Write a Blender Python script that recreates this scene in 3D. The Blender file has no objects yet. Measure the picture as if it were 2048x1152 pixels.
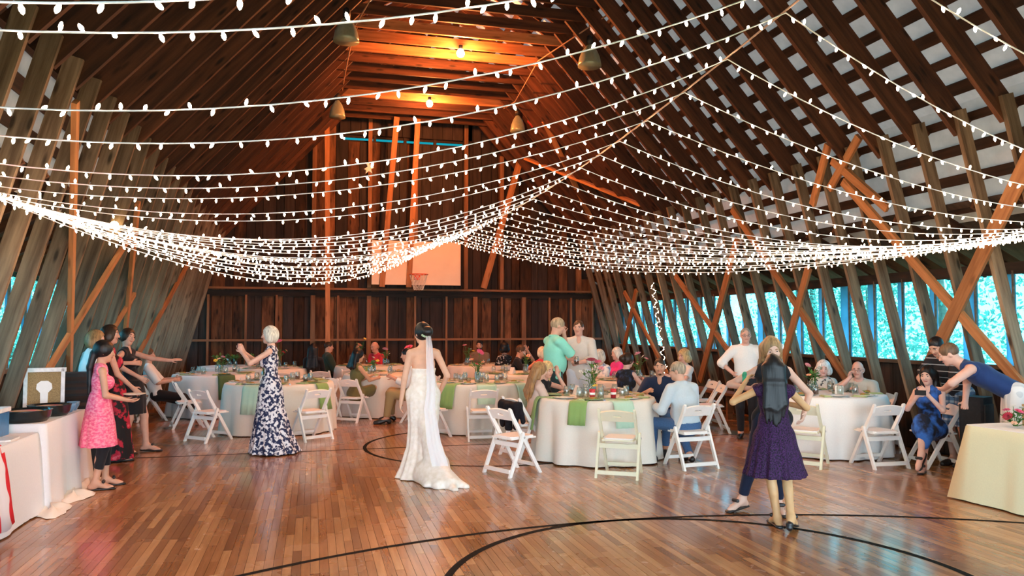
import bpy, math, random
import numpy as np
from mathutils import Vector, Matrix

S = bpy.context.scene
COL = S.collection
PI = math.pi

# ---------------------------------------------------------------- camera
cam_data = bpy.data.cameras.new('camera')
cam_data.sensor_width = 36.0
cam_data.lens = 1540.0 / 2048.0 * 36.0
cam_data.clip_end = 300
cam = bpy.data.objects.new('camera', cam_data)
COL.objects.link(cam)
cam.location = (0, 0, 1.65)
cam.rotation_euler = (math.radians(90) + math.atan(76.0 / 1540.0), 0, math.radians(-14.5))
S.camera = cam

# ---------------------------------------------------------------- exposure
S.view_settings.view_transform = 'Standard'
S.view_settings.look = 'None'
S.view_settings.gamma = 1.0
S.view_settings.use_curve_mapping = False
S.view_settings.exposure = 1.0
S.cycles.use_denoising = True
S.cycles.max_bounces = 8
S.cycles.diffuse_bounces = 4
S.cycles.glossy_bounces = 3
S.cycles.transparent_max_bounces = 24
S.cycles.sample_clamp_indirect = 6.0
S.cycles.caustics_reflective = False
S.cycles.caustics_refractive = False

# ---------------------------------------------------------------- sky and sun
W = bpy.data.worlds.new('overcast_sky')
S.world = W
W.use_nodes = True
bg = W.node_tree.nodes['Background']
bg.inputs['Color'].default_value = (0.66, 0.86, 1.0, 1)
bg.inputs['Strength'].default_value = 6.5

sun_d = bpy.data.lights.new('sun', 'SUN')
sun_d.energy = 9.0
sun_d.angle = math.radians(3)
sun_d.color = (1.0, 0.97, 0.92)
sun = bpy.data.objects.new('sun', sun_d)
COL.objects.link(sun)
sun.rotation_euler = Vector((-0.36, 0.22, -1.0)).to_track_quat('-Z', 'Y').to_euler()

# unseen red spot left of the viewer, added to redden the floor
red_d = bpy.data.lights.new('added_red_light', 'SPOT')
red_d.energy = 130; red_d.color = (1.0, 0.12, 0.05); red_d.spot_size = math.radians(75); red_d.spot_blend = 0.9; red_d.shadow_soft_size = 0.12
red_l = bpy.data.objects.new('added_red_light', red_d)
COL.objects.link(red_l)
red_l.location = (-2.2, 2.6, 2.4)
red_l.rotation_euler = Vector((.28, 1.0, -.42)).to_track_quat('-Z', 'Y').to_euler()

random.seed(7)
RNG = np.random.RandomState(11)

# ---------------------------------------------------------------- node helpers
def new_mat(name):
    m = bpy.data.materials.new(name)
    m.use_nodes = True
    nt = m.node_tree
    for n in list(nt.nodes):
        nt.nodes.remove(n)
    out = nt.nodes.new('ShaderNodeOutputMaterial')
    return m, nt, out

def nd(nt, kind, **kw):
    n = nt.nodes.new(kind)
    for k, v in kw.items():
        if k in n.inputs:
            n.inputs[k].default_value = v
        else:
            setattr(n, k, v)
    return n

def c4(c):
    return (c[0], c[1], c[2], 1.0)

def ramp(nt, fac, stops):
    r = nt.nodes.new('ShaderNodeValToRGB')
    el = r.color_ramp.elements
    while len(el) < len(stops):
        el.new(0.5)
    for e, (p, c) in zip(el, stops):
        e.position = p
        e.color = c4(c)
    nt.links.new(fac, r.inputs[0])
    return r.outputs[0]

def principled(nt, out, rough=0.6, spec=0.4, metal=0.0):
    p = nt.nodes.new('ShaderNodeBsdfPrincipled')
    p.inputs['Roughness'].default_value = rough
    p.inputs['Specular IOR Level'].default_value = spec
    p.inputs['Metallic'].default_value = metal
    nt.links.new(p.outputs[0], out.inputs[0])
    return p

def obj_coords(nt, scale=(1, 1, 1), shift=True):
    tc = nt.nodes.new('ShaderNodeTexCoord')
    v = tc.outputs['Object']
    if shift:
        oi = nt.nodes.new('ShaderNodeObjectInfo')
        mul = nd(nt, 'ShaderNodeMath', operation='MULTIPLY')
        mul.inputs[1].default_value = 53.0
        nt.links.new(oi.outputs['Random'], mul.inputs[0])
        add = nd(nt, 'ShaderNodeVectorMath', operation='ADD')
        nt.links.new(v, add.inputs[0])
        nt.links.new(mul.outputs[0], add.inputs[1])
        v = add.outputs[0]
    mp = nt.nodes.new('ShaderNodeMapping')
    mp.inputs['Scale'].default_value = scale
    nt.links.new(v, mp.inputs[0])
    return mp.outputs[0]

def plain(name, color, rough=0.6, spec=0.4, metal=0.0, var=0.12, scale=30.0, bump=0.0, sheen=0.0):
    """a single-colour material with slight mottling and fine relief"""
    m, nt, out = new_mat(name)
    p = principled(nt, out, rough, spec, metal)
    co = obj_coords(nt)
    n = nd(nt, 'ShaderNodeTexNoise', Scale=scale, Detail=3.0)
    nt.links.new(co, n.inputs['Vector'])
    lo = [x * (1 - var) for x in color]
    hi = [min(1, x * (1 + var)) for x in color]
    nt.links.new(ramp(nt, n.outputs[0], [(0.3, lo), (0.7, hi)]), p.inputs['Base Color'])
    if bump:
        b = nd(nt, 'ShaderNodeBump', Strength=bump, Distance=0.01)
        nt.links.new(n.outputs[0], b.inputs['Height'])
        nt.links.new(b.outputs[0], p.inputs['Normal'])
    if sheen:
        p.inputs['Sheen Weight'].default_value = sheen
    return m

def wood(name, dark, light, rough=0.65, along=1.1, across=16.0, knots=0.0, tone=0.35, spec=0.3):
    """boards: grain runs along the local X of each piece, every piece has its own tone"""
    m, nt, out = new_mat(name)
    p = principled(nt, out, rough, spec)
    co = obj_coords(nt, (along, across, across))
    n = nd(nt, 'ShaderNodeTexNoise', Scale=1.0, Detail=5.0, Roughness=0.62)
    nt.links.new(co, n.inputs['Vector'])
    base = ramp(nt, n.outputs[0], [(0.3, dark), (0.72, light)])
    oi = nt.nodes.new('ShaderNodeObjectInfo')
    mr = nd(nt, 'ShaderNodeMapRange')
    mr.inputs['To Min'].default_value = 1 - tone
    mr.inputs['To Max'].default_value = 1 + tone
    nt.links.new(oi.outputs['Random'], mr.inputs[0])
    mx = nd(nt, 'ShaderNodeMix', data_type='RGBA', blend_type='MULTIPLY')
    mx.inputs[0].default_value = 1.0
    nt.links.new(base, mx.inputs[6])
    nt.links.new(mr.outputs[0], mx.inputs[7])
    colr = mx.outputs[2]
    if knots:
        co2 = obj_coords(nt, (2.4, 9.0, 9.0))
        v = nd(nt, 'ShaderNodeTexVoronoi', Scale=1.0)
        nt.links.new(co2, v.inputs['Vector'])
        k = ramp(nt, v.outputs['Distance'], [(0.10, (knots,) * 3), (0.24, (0, 0, 0))])
        mk = nd(nt, 'ShaderNodeMix', data_type='RGBA', blend_type='MIX')
        nt.links.new(k, mk.inputs[0])
        nt.links.new(colr, mk.inputs[6])
        mk.inputs[7].default_value = c4([x * 0.25 for x in dark])
        colr = mk.outputs[2]
    nt.links.new(colr, p.inputs['Base Color'])
    b = nd(nt, 'ShaderNodeBump', Strength=0.25, Distance=0.004)
    nt.links.new(n.outputs[0], b.inputs['Height'])
    nt.links.new(b.outputs[0], p.inputs['Normal'])
    return m

def glow(name, color, strength):
    m, nt, out = new_mat(name)
    e = nd(nt, 'ShaderNodeEmission')
    e.inputs[0].default_value = c4(color)
    e.inputs[1].default_value = strength
    nt.links.new(e.outputs[0], out.inputs[0])
    return m

def clear(name, tint, gloss=0.12, rough=0.05):
    """thin glass: lets light straight through, with a little reflection"""
    m, nt, out = new_mat(name)
    t = nd(nt, 'ShaderNodeBsdfTransparent')
    t.inputs[0].default_value = c4(tint)
    g = nd(nt, 'ShaderNodeBsdfGlossy')
    g.inputs['Roughness'].default_value = rough
    lw = nd(nt, 'ShaderNodeLayerWeight', Blend=0.25)
    ml = nd(nt, 'ShaderNodeMath', operation='MULTIPLY_ADD')
    ml.inputs[1].default_value = 0.30
    ml.inputs[2].default_value = gloss * 0.4
    nt.links.new(lw.outputs['Facing'], ml.inputs[0])
    mx = nd(nt, 'ShaderNodeMixShader')
    nt.links.new(ml.outputs[0], mx.inputs[0])
    nt.links.new(t.outputs[0], mx.inputs[1])
    nt.links.new(g.outputs[0], mx.inputs[2])
    nt.links.new(mx.outputs[0], out.inputs[0])
    return m

def two_tone(name, a, b, scale=18.0, lo=0.46, hi=0.54, rough=0.75, kind='noise', c=None, squash=(1, 1, 1), detail=2.0, sheen=0.0, bump=0.0):
    """printed cloth: blotches of colour b (and c) on a"""
    m, nt, out = new_mat(name)
    p = principled(nt, out, rough, 0.25)
    co = obj_coords(nt, squash, shift=False)
    if kind == 'noise':
        n = nd(nt, 'ShaderNodeTexNoise', Scale=scale, Detail=detail)
        nt.links.new(co, n.inputs['Vector'])
        f = n.outputs[0]
    else:
        n = nd(nt, 'ShaderNodeTexVoronoi', Scale=scale)
        nt.links.new(co, n.inputs['Vector'])
        f = n.outputs['Distance']
    stops = [(lo, a), (hi, b)]
    if c is not None:
        stops += [(hi + 0.08, b), (hi + 0.12, c)]
    nt.links.new(ramp(nt, f, stops), p.inputs['Base Color'])
    if sheen:
        p.inputs['Sheen Weight'].default_value = sheen
    if bump:
        bn = nd(nt, 'ShaderNodeBump', Strength=bump, Distance=0.01)
        nt.links.new(f, bn.inputs['Height'])
        nt.links.new(bn.outputs[0], p.inputs['Normal'])
    return m

def stripes(name, a, b, period, frac=0.5, axis='z', rough=0.8, checks=None):
    """woven stripes (or plaid when checks is given) in the wearer's own coordinates"""
    m, nt, out = new_mat(name)
    p = principled(nt, out, rough, 0.2)
    tc = nt.nodes.new('ShaderNodeTexCoord')
    sp = nt.nodes.new('ShaderNodeSeparateXYZ')
    nt.links.new(tc.outputs['Object'], sp.inputs[0])
    def band(ax, per, fr):
        d = nd(nt, 'ShaderNodeMath', operation='DIVIDE')
        d.inputs[1].default_value = per
        nt.links.new(sp.outputs[ax], d.inputs[0])
        f = nd(nt, 'ShaderNodeMath', operation='FRACT')
        nt.links.new(d.outputs[0], f.inputs[0])
        g = nd(nt, 'ShaderNodeMath', operation='GREATER_THAN')
        g.inputs[1].default_value = fr
        nt.links.new(f.outputs[0], g.inputs[0])
        return g.outputs[0]
    f = band({'x': 0, 'y': 1, 'z': 2}[axis], period, frac)
    mx = nd(nt, 'ShaderNodeMix', data_type='RGBA')
    nt.links.new(f, mx.inputs[0])
    mx.inputs[6].default_value = c4(a)
    mx.inputs[7].default_value = c4(b)
    colr = mx.outputs[2]
    if checks:
        f2 = band(0, checks[0], 0.6)
        m2 = nd(nt, 'ShaderNodeMix', data_type='RGBA')
        hf = nd(nt, 'ShaderNodeMath', operation='MULTIPLY')
        hf.inputs[1].default_value = 0.6
        nt.links.new(f2, hf.inputs[0])
        nt.links.new(hf.outputs[0], m2.inputs[0])
        nt.links.new(colr, m2.inputs[6])
        m2.inputs[7].default_value = c4(checks[1])
        colr = m2.outputs[2]
    nt.links.new(colr, p.inputs['Base Color'])
    return m

# ---------------------------------------------------------------- objects
def tag(o, label=None, cat=None, group=None, kind=None):
    if label: o['label'] = label
    if cat: o['category'] = cat
    if group: o['group'] = group
    if kind: o['kind'] = kind
    return o

def empty(name, loc=(0, 0, 0), rz=0.0, label=None, cat=None, group=None, kind=None, parent=None):
    o = bpy.data.objects.new(name, None)
    COL.objects.link(o)
    o.empty_display_size = 0.1
    o.location = loc
    o.rotation_euler = (0, 0, rz)
    if parent: o.parent = parent
    return tag(o, label, cat, group, kind)

def place(name, me, parent=None, loc=None, rot=None, mat4=None, label=None, cat=None, group=None, kind=None):
    o = bpy.data.objects.new(name, me)
    COL.objects.link(o)
    if parent is not None: o.parent = parent
    if mat4 is not None: o.matrix_basis = mat4
    else:
        if loc is not None: o.location = loc
        if rot is not None: o.rotation_euler = rot
    return tag(o, label, cat, group, kind)

def copy_tree(o, parent=None):
    c = o.copy()
    COL.objects.link(c)
    if parent is not None: c.parent = parent
    for ch in list(o.children):
        copy_tree(ch, c)
    return c

def raw_mesh(name, V, Fs, mats, mi=None, smooth=False):
    me = bpy.data.meshes.new(name)
    me.from_pydata([tuple(v) for v in V], [], [tuple(f) for f in Fs])
    for m in (mats if isinstance(mats, (list, tuple)) else [mats]):
        me.materials.append(m)
    if mi is not None:
        me.polygons.foreach_set('material_index', np.asarray(mi, dtype=np.int32))
    if smooth:
        me.polygons.foreach_set('use_smooth', np.ones(len(me.polygons), dtype=bool))
    me.update()
    return me

class MB:
    """collects simple solids into one mesh"""
    def __init__(self):
        self.V, self.F, self.M, self.sm = [], [], [], []
    def add(self, V, F, m=0, smooth=False):
        b = len(self.V)
        self.V += [tuple(v) for v in V]
        self.F += [tuple(i + b for i in f) for f in F]
        self.M += [m] * len(F)
        self.sm += [smooth] * len(F)
        return self
    def box(self, x0, x1, y0, y1, z0, z1, m=0, bev=0.0):
        if bev > 0:
            b = bev
            X = [x0, x0 + b, x1 - b, x1]; Y = [y0, y0 + b, y1 - b, y1]
            prof = [(X[1], Y[0]), (X[2], Y[0]), (X[3], Y[1]), (X[3], Y[2]), (X[2], Y[3]), (X[1], Y[3]), (X[0], Y[2]), (X[0], Y[1])]
            V = [(x, y, z0) for x, y in prof] + [(x, y, z1) for x, y in prof]
            F = [tuple(range(7, -1, -1)), tuple(range(8, 16))] + [(i, (i + 1) % 8, 8 + (i + 1) % 8, 8 + i) for i in range(8)]
            return self.add(V, F, m)
        V = [(x, y, z) for z in (z0, z1) for y in (y0, y1) for x in (x0, x1)]
        F = [(0, 2, 3, 1), (4, 5, 7, 6), (0, 1, 5, 4), (2, 6, 7, 3), (0, 4, 6, 2), (1, 3, 7, 5)]
        return self.add(V, F, m)
    def tube(self, pts, r, n=8, m=0, closed=False, cap=True, smooth=True):
        P = [Vector(p) for p in pts]
        k = len(P)
        rr = r if isinstance(r, (list, tuple)) else [r] * k
        V = []
        prev = None
        for i in range(k):
            if closed: t = P[(i + 1) % k] - P[i - 1]
            else: t = P[min(i + 1, k - 1)] - P[max(i - 1, 0)]
            t = t.normalized() if t.length > 1e-9 else Vector((0, 0, 1))
            if prev is None:
                a = Vector((0, 0, 1)) if abs(t.z) < 0.9 else Vector((1, 0, 0))
                u = t.cross(a).normalized()
            else:
                u = (prev - t * prev.dot(t))
                u = u.normalized() if u.length > 1e-6 else t.orthogonal().normalized()
            prev = u
            w = t.cross(u)
            for j in range(n):
                a = 2 * PI * j / n
                V.append(P[i] + (u * math.cos(a) + w * math.sin(a)) * rr[i])
        F = []
        for i in range(k if closed else k - 1):
            for j in range(n):
                F.append((i * n + j, i * n + (j + 1) % n, ((i + 1) % k) * n + (j + 1) % n, ((i + 1) % k) * n + j))
        if cap and not closed:
            F.append(tuple(range(n - 1, -1, -1)))
            F.append(tuple((k - 1) * n + j for j in range(n)))
        return self.add(V, F, m, smooth)
    def lathe(self, prof, n=16, m=0, c=(0, 0, 0), smooth=True, sx=1.0, sy=1.0):
        V, F = [], []
        for r, z in prof:
            for j in range(n):
                a = 2 * PI * j / n
                V.append((c[0] + r * sx * math.cos(a), c[1] + r * sy * math.sin(a), c[2] + z))
        for i in range(len(prof) - 1):
            for j in range(n):
                F.append((i * n + j, i * n + (j + 1) % n, (i + 1) * n + (j + 1) % n, (i + 1) * n + j))
        if prof[0][0] > 1e-6: F.append(tuple(range(n - 1, -1, -1)))
        if prof[-1][0] > 1e-6: F.append(tuple((len(prof) - 1) * n + j for j in range(n)))
        return self.add(V, F, m, smooth)
    def ball(self, c, r, n=10, k=6, m=0):
        rx, ry, rz = r if isinstance(r, (list, tuple)) else (r, r, r)
        prof = [(max(1e-4, math.sin(PI * i / k)), -math.cos(PI * i / k)) for i in range(k + 1)]
        V, F = [], []
        for a, z in prof:
            for j in range(n):
                t = 2 * PI * j / n
                V.append((c[0] + rx * a * math.cos(t), c[1] + ry * a * math.sin(t), c[2] + rz * z))
        for i in range(k):
            for j in range(n):
                F.append((i * n + j, i * n + (j + 1) % n, (i + 1) * n + (j + 1) % n, (i + 1) * n + j))
        return self.add(V, F, m, True)
    def prism(self, pts, d, m=0, origin=(0, 0, 0), ux=(1, 0, 0), uy=(0, 0, 1), un=(0, 1, 0)):
        """a polygon given in the plane (ux, uy), extruded by d along un"""
        o, ux, uy, un = Vector(origin), Vector(ux), Vector(uy), Vector(un)
        a = [o + ux * p[0] + uy * p[1] for p in pts]
        n = len(a)
        V = a + [v + un * d for v in a]
        F = [tuple(range(n)), tuple(range(2 * n - 1, n - 1, -1))] + [(i, i + n, (i + 1) % n + n, (i + 1) % n) for i in range(n)]
        return self.add(V, F, m)
    def mesh(self, name, mats):
        me = raw_mesh(name, self.V, self.F, mats, self.M)
        me.polygons.foreach_set('use_smooth', np.array(self.sm, dtype=bool))
        return me
    def build(self, name, mats, parent=None, **kw):
        return place(name, self.mesh(name, mats), parent, **kw)

_beam_cache = {}
def beam_mesh(L, w, t, mat):
    key = (round(L, 3), round(w, 3), round(t, 3), mat.name)
    if key not in _beam_cache:
        b = MB()
        b.box(-L / 2, L / 2, -w / 2, w / 2, -t / 2, t / 2)
        _beam_cache[key] = b.mesh('board', mat)
    return _beam_cache[key]

def beam(name, A, B, w, t, mat, parent=None, wide=(0, 1, 0), **kw):
    """a sawn timber from A to B; 'wide' is the direction its broad side (w) runs in"""
    A, B = Vector(A), Vector(B)
    d = B - A
    L = d.length
    x = d / L
    y = Vector(wide)
    y = (y - x * y.dot(x)).normalized()
    z = x.cross(y)
    M = Matrix((x, y, z)).transposed().to_4x4()
    M.translation = (A + B) / 2
    o = place(name, beam_mesh(L, w, t, mat), parent, mat4=M, **kw)
    return o
# ================================================================ the barn
XC = 2.35          # the ridge line
Y_BACK = 19.5
Y_FRONT = -1.4

M_truss = wood('sawn_truss_timber', (0.026, 0.009, 0.004), (0.115, 0.040, 0.016), 0.7, 1.0, 14, knots=0.85, tone=0.3)
M_leg = wood('weathered_leg_timber', (0.075, 0.042, 0.024), (0.29, 0.20, 0.125), 0.7, 1.0, 14, knots=0.85, tone=0.3)
M_brace = wood('newer_brace_and_lamplit_tie_timber', (0.26, 0.10, 0.035), (0.50, 0.22, 0.085), 0.6, 1.2, 16, knots=0.5, tone=0.2)
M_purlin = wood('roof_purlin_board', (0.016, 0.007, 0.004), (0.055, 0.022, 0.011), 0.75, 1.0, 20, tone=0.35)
M_wallplank = wood('old_wall_board', (0.014, 0.006, 0.003), (0.21, 0.085, 0.034), 0.75, 1.3, 7, knots=0.9, tone=0.75)
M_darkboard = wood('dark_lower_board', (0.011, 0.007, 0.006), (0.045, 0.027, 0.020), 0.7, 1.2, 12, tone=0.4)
M_girt = wood('wall_girt_timber', (0.15, 0.065, 0.03), (0.34, 0.16, 0.075), 0.7, 1.0, 14, tone=0.2)
M_soffit = wood('eave_board', (0.03, 0.02, 0.015), (0.09, 0.05, 0.035), 0.8, 1.0, 12, tone=0.3)

def translucent(name, color, mixv):
    m, nt, out = new_mat(name)
    d = nd(nt, 'ShaderNodeBsdfDiffuse'); d.inputs[0].default_value = c4(color)
    t = nd(nt, 'ShaderNodeBsdfTranslucent'); t.inputs[0].default_value = c4(color)
    co = obj_coords(nt, (1, 1, 1), False)
    n = nd(nt, 'ShaderNodeTexNoise', Scale=6.0, Detail=4.0)
    nt.links.new(co, n.inputs['Vector'])
    cr = ramp(nt, n.outputs[0], [(0.3, [x * 0.8 for x in color]), (0.7, color)])
    nt.links.new(cr, d.inputs[0]); nt.links.new(cr, t.inputs[0])
    mx = nd(nt, 'ShaderNodeMixShader'); mx.inputs[0].default_value = mixv
    nt.links.new(d.outputs[0], mx.inputs[1]); nt.links.new(t.outputs[0], mx.inputs[2])
    nt.links.new(mx.outputs[0], out.inputs[0])
    return m
M_sheet = translucent('white_roof_sheeting', (0.42, 0.46, 0.48), 0.028)
M_panel = translucent('blue_white_window_panel', (0.19, 0.50, 0.68), 0.75)
M_pane = clear('rippled_window_plastic', (0.10, 0.43, 0.53), 0.06, 0.12)

def half(z):                       # how far the truss legs stand from the ridge line at height z
    return 5.45 - 0.27 * z
KNEE_Z, COL_Z, RIDGE_Z = 4.0, 6.8, 8.0
KNEE_H, COL_H = half(4.0), 1.85

# ---- roof: sheeting outside, purlins, trusses inside
ceiling = empty('ceiling', kind='structure', label='open gambrel barn roof with dark timber trusses, purlins and white sheeting')
EAVE_Z, EAVE_H = 2.85, half(2.85) + 0.22
def roof_profile(off):
    # outside of the timber: offset of the roof line
    return [(EAVE_H + off * .96, EAVE_Z), (KNEE_H + .16 + off * .9, KNEE_Z + .10 + off * .25), (COL_H + .10 + off * .55, COL_Z + .15 + off * .75), (0, RIDGE_Z + .12 + off)]
prof = roof_profile(0.05)
for side in (-1, 1):
    V, Fq = [], []
    nY = 26
    for j in range(nY + 1):
        y = Y_FRONT + (Y_BACK + .1 - Y_FRONT) * j / nY
        for h, z in prof:
            V.append((XC + side * h, y, z))
    for j in range(nY):
        for i in range(3):
            a = j * 4 + i
            Fq.append((a, a + 1, a + 5, a + 4))
    place('roof_sheet', raw_mesh('roof_sheet', V, Fq, M_sheet), ceiling, label='white sheeting showing between the dark purlins')
# purlins
pp = roof_profile(0.0)
for side in (-1, 1):
    for i in range(3):
        (h0, z0), (h1, z1) = pp[i], pp[i + 1]
        L = math.hypot(h1 - h0, z1 - z0)
        n = max(2, int(L / 0.30))
        ux, uz = (h1 - h0) / L, (z1 - z0) / L
        for k in range(n):
            t = (k + 0.5) / n
            jit = random.uniform(-.03, .03)
            h, z = h0 + (h1 - h0) * t + ux * jit, z0 + (z1 - z0) * t + uz * jit
            wdt = random.choice((0.10, 0.12, 0.14))
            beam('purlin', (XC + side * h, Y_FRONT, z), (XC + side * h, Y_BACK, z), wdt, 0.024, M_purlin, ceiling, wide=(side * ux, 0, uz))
# trusses
SP = 0.58
TRUSS_Y = [0.36 + SP * k for k in range(33)]
for ty in TRUSS_Y:
    if ty > Y_BACK - .2: continue
    tr = empty('roof_truss', (0, ty, 0), parent=ceiling)
    for s in (-1, 1):
        a = random.uniform(-.012, .012)
        leg0 = (XC + s * half(0.0), a, 0.0)
        leg1 = (XC + s * (KNEE_H + .005), 0, KNEE_Z - .02)
        beam('leg', leg0, leg1, 0.145, 0.05, M_leg, tr, wide=(1, 0, 0))
        beam('rafter', (XC + s * (KNEE_H + .10), .05, KNEE_Z - .21), (XC + s * (COL_H - .09), .05, COL_Z + .02), 0.25, 0.055, M_truss, tr, wide=(1, 0, 0))
        beam('top_rafter', (XC + s * (COL_H + .05), 0, COL_Z + .03), (XC, 0, RIDGE_Z), 0.15, 0.045, M_truss, tr, wide=(0, 0, 1))
    beam('collar_tie', (XC - COL_H - .12, -.05, COL_Z), (XC + COL_H + .12, -.05, COL_Z), 0.17, 0.045, M_brace if abs(ty - 13.7) < .9 or abs(ty - 17) < .4 else M_truss, tr, wide=(0, 0, 1))  # ties near the lamps get the brighter timber: lamplight put into their colour

# ---- flared eaves with outriggers
for side in (-1, 1):
    me = raw_mesh('eave_sheathing', [(XC + side * (half(3.0) + .10), Y_FRONT, 3.05), (XC + side * 6.2, Y_FRONT, 2.30), (XC + side * 6.2, Y_BACK, 2.30), (XC + side * (half(3.0) + .10), Y_BACK, 3.05)], [(0, 1, 2, 3)], M_soffit)
    place('eave_sheathing', me, ceiling)
    for ty in TRUSS_Y:
        if ty > Y_BACK - .2: continue
        beam('outrigger', (XC + side * (half(3.0) - .05), ty + .06, 2.98), (XC + side * 5.95, ty + .06, 2.31), 0.10, 0.04, M_truss, ceiling, wide=(0, 0, 1))

# ---- side walls: boards below, window strip above
WALL_H = 5.62
SILL, HEAD = 1.17, 2.27
M_sillwood = wood('window_sill_timber', (0.10, 0.06, 0.04), (0.30, 0.18, 0.11), 0.6)
for side, nm in ((-1, 'left'), (1, 'right')):
    x = XC + side * WALL_H
    w = empty('wall_' + nm, kind='structure', label='dark board wall under the long window strip on the %s side' % nm)
    y = Y_FRONT
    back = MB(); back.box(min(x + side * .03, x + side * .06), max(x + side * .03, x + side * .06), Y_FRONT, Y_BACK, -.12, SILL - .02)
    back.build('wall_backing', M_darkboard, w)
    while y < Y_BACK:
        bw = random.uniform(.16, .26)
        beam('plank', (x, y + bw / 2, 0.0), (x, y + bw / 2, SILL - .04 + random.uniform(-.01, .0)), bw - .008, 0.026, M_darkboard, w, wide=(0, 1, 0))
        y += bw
    beam('sill', (x - side * .02, Y_FRONT, SILL - .01), (x - side * .02, Y_BACK, SILL - .01), 0.12, 0.05, M_sillwood, w, wide=(1, 0, 0))
    beam('header', (x, Y_FRONT, HEAD + .06), (x, Y_BACK, HEAD + .06), 0.14, 0.06, M_soffit, w, wide=(0, 0, 1))
    win = empty('window_1' if side > 0 else 'window_2', kind='structure', label='strip of rippled blue-tinted panes along the %s wall' % nm)
    k = 0
    for ty in [TRUSS_Y[0] - SP * 3, TRUSS_Y[0] - SP * 2, TRUSS_Y[0] - SP] + TRUSS_Y:
        if ty + SP > Y_BACK + .1: continue
        # a post panel at each bay and a pane between
        pw = random.choice((.11, .13, .16)) if k % 4 else .22
        a, b = ty - pw / 2, ty + pw / 2
        m = MB(); m.box(x - .012, x + .012, a, b, SILL, HEAD + .03)
        m.build('window_post', M_panel, win)
        m = MB(); m.box(x - side * .03 - .012, x - side * .03 + .012, a - .012, a + .006, SILL, HEAD + .03)
        m.build('post_edge', M_sillwood, win)
        # pane: gently rippled sheet
        p0, p1 = b, ty + SP - .06
        V, Fq = [], []
        ny, nz = 6, 12
        for i in range(ny + 1):
            for j in range(nz + 1):
                V.append((x + side * .01 + .006 * math.sin(j * 2.1 + i * 1.3 + k), p0 + (p1 - p0) * i / ny, SILL + (HEAD - SILL + .03) * j / nz))
        for i in range(ny):
            for j in range(nz):
                q = i * (nz + 1) + j
                Fq.append((q, q + 1, q + nz + 2, q + nz + 1))
        place('pane', raw_mesh('pane', V, Fq, M_pane, smooth=True), win)
        k += 1

# ---- back wall of upright boards, with girts and studs
wb = empty('wall_back', kind='structure', label='end wall of old upright boards behind the far tables')
def roof_z(h):
    h = abs(h)
    if h > KNEE_H: return KNEE_Z - (h - KNEE_H) / .27
    if h > COL_H: return KNEE_Z + (KNEE_H - h) * (COL_Z - KNEE_Z) / (KNEE_H - COL_H)
    return COL_Z + (COL_H - h) * (RIDGE_Z - COL_Z) / COL_H
b = MB()
pts = [(-5.9, 0), (5.9, 0), (5.9, 2.5), (4.8, 4.2), (2.86, 6.34), (-2.86, 6.34), (-4.8, 4.2), (-5.9, 2.5)]
b.prism(pts, 0.03, origin=(XC, Y_BACK + .12, 0))
b.prism([(-2.86, 6.34), (-1.66, 6.34), (-1.66, 6.40), (1.42, 6.40), (1.42, 6.34), (2.86, 6.34), (2.25, 7.1), (0, 8.4), (-2.25, 7.1)], 0.03, origin=(XC, Y_BACK + .12, 0))
b.build('wall_backing', M_darkboard, wb)
hx = -5.5
while hx < 5.5:
    bw = random.uniform(.16, .32)
    c = hx + bw / 2
    top = min(roof_z(hx), roof_z(hx + bw)) + .1
    if abs(c) > KNEE_H + .1: top = max(top, 2.9)
    yy = Y_BACK + random.choice((0, .02, .035))
    if -1.7 < c < 1.45: top = min(top, 6.28)
    mtl = M_wallplank if random.random() < .5 else M_darkboard
    mid = 2.52 if random.random() < .55 else None
    if mid and top > 3:
        beam('plank', (XC + c, yy, 0), (XC + c, yy, mid), bw - .012, 0.028, mtl, wb, wide=(1, 0, 0))
        beam('plank', (XC + c, yy + .01, mid), (XC + c, yy + .01, top), bw - .012, 0.028, M_darkboard if random.random() < .85 else mtl, wb, wide=(1, 0, 0))
    else:
        beam('plank', (XC + c, yy, 0), (XC + c, yy, top), bw - .012, 0.028, mtl, wb, wide=(1, 0, 0))
    hx += bw
# planks above the vent slot
hx = -1.75
while hx < 1.5:
    c = hx + .13
    beam('plank', (XC + c, Y_BACK + .03, 6.46), (XC + c, Y_BACK + .03, roof_z(c)), .25, .028, M_darkboard, wb, wide=(1, 0, 0))
    hx += .26
M_vent = clear('vent_pane', (0.03, 0.19, 0.20), .1)
vent = empty('window_3', kind='structure', label='narrow bright vent slot high in the end wall')
for k in range(4):
    m = MB(); x0 = XC - 1.62 + k * .77; m.box(x0, x0 + .70, Y_BACK + .13, Y_BACK + .17, 6.30, 6.44); m.build('pane', M_vent, vent)
    m = MB(); m.box(x0 + .70, x0 + .77, Y_BACK + .05, Y_BACK + .15, 6.28, 6.46); m.build('post', M_darkboard, vent)
beam('rail', (XC - 5.0, Y_BACK - .09, 2.56), (XC + 5.0, Y_BACK - .09, 2.56), .16, .05, M_girt, wb, wide=(0, 1, 0))
beam('rail_board', (XC - 5.0, Y_BACK - .04, 2.44), (XC + 5.0, Y_BACK - .04, 2.44), .14, .03, M_darkboard, wb, wide=(0, 0, 1))
beam('girt', (XC - 5.3, Y_BACK - .06, 1.31), (XC + 5.3, Y_BACK - .06, 1.31), .10, .05, M_girt, wb, wide=(0, 1, 0))
for i, c in enumerate((-4.75, -3.9, -3.2, -2.35, -1.75, -1.0, -.55, .15, .95, 1.7, 2.4, 3.0, 3.7, 4.3, 4.9)):
    big = i in (3, 5, 9, 11)
    beam('stud', (XC + c, Y_BACK - .05, 0), (XC + c, Y_BACK - .05, 2.40), .11 if big else .05, .06, M_girt, wb, wide=(1, 0, 0))
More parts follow.
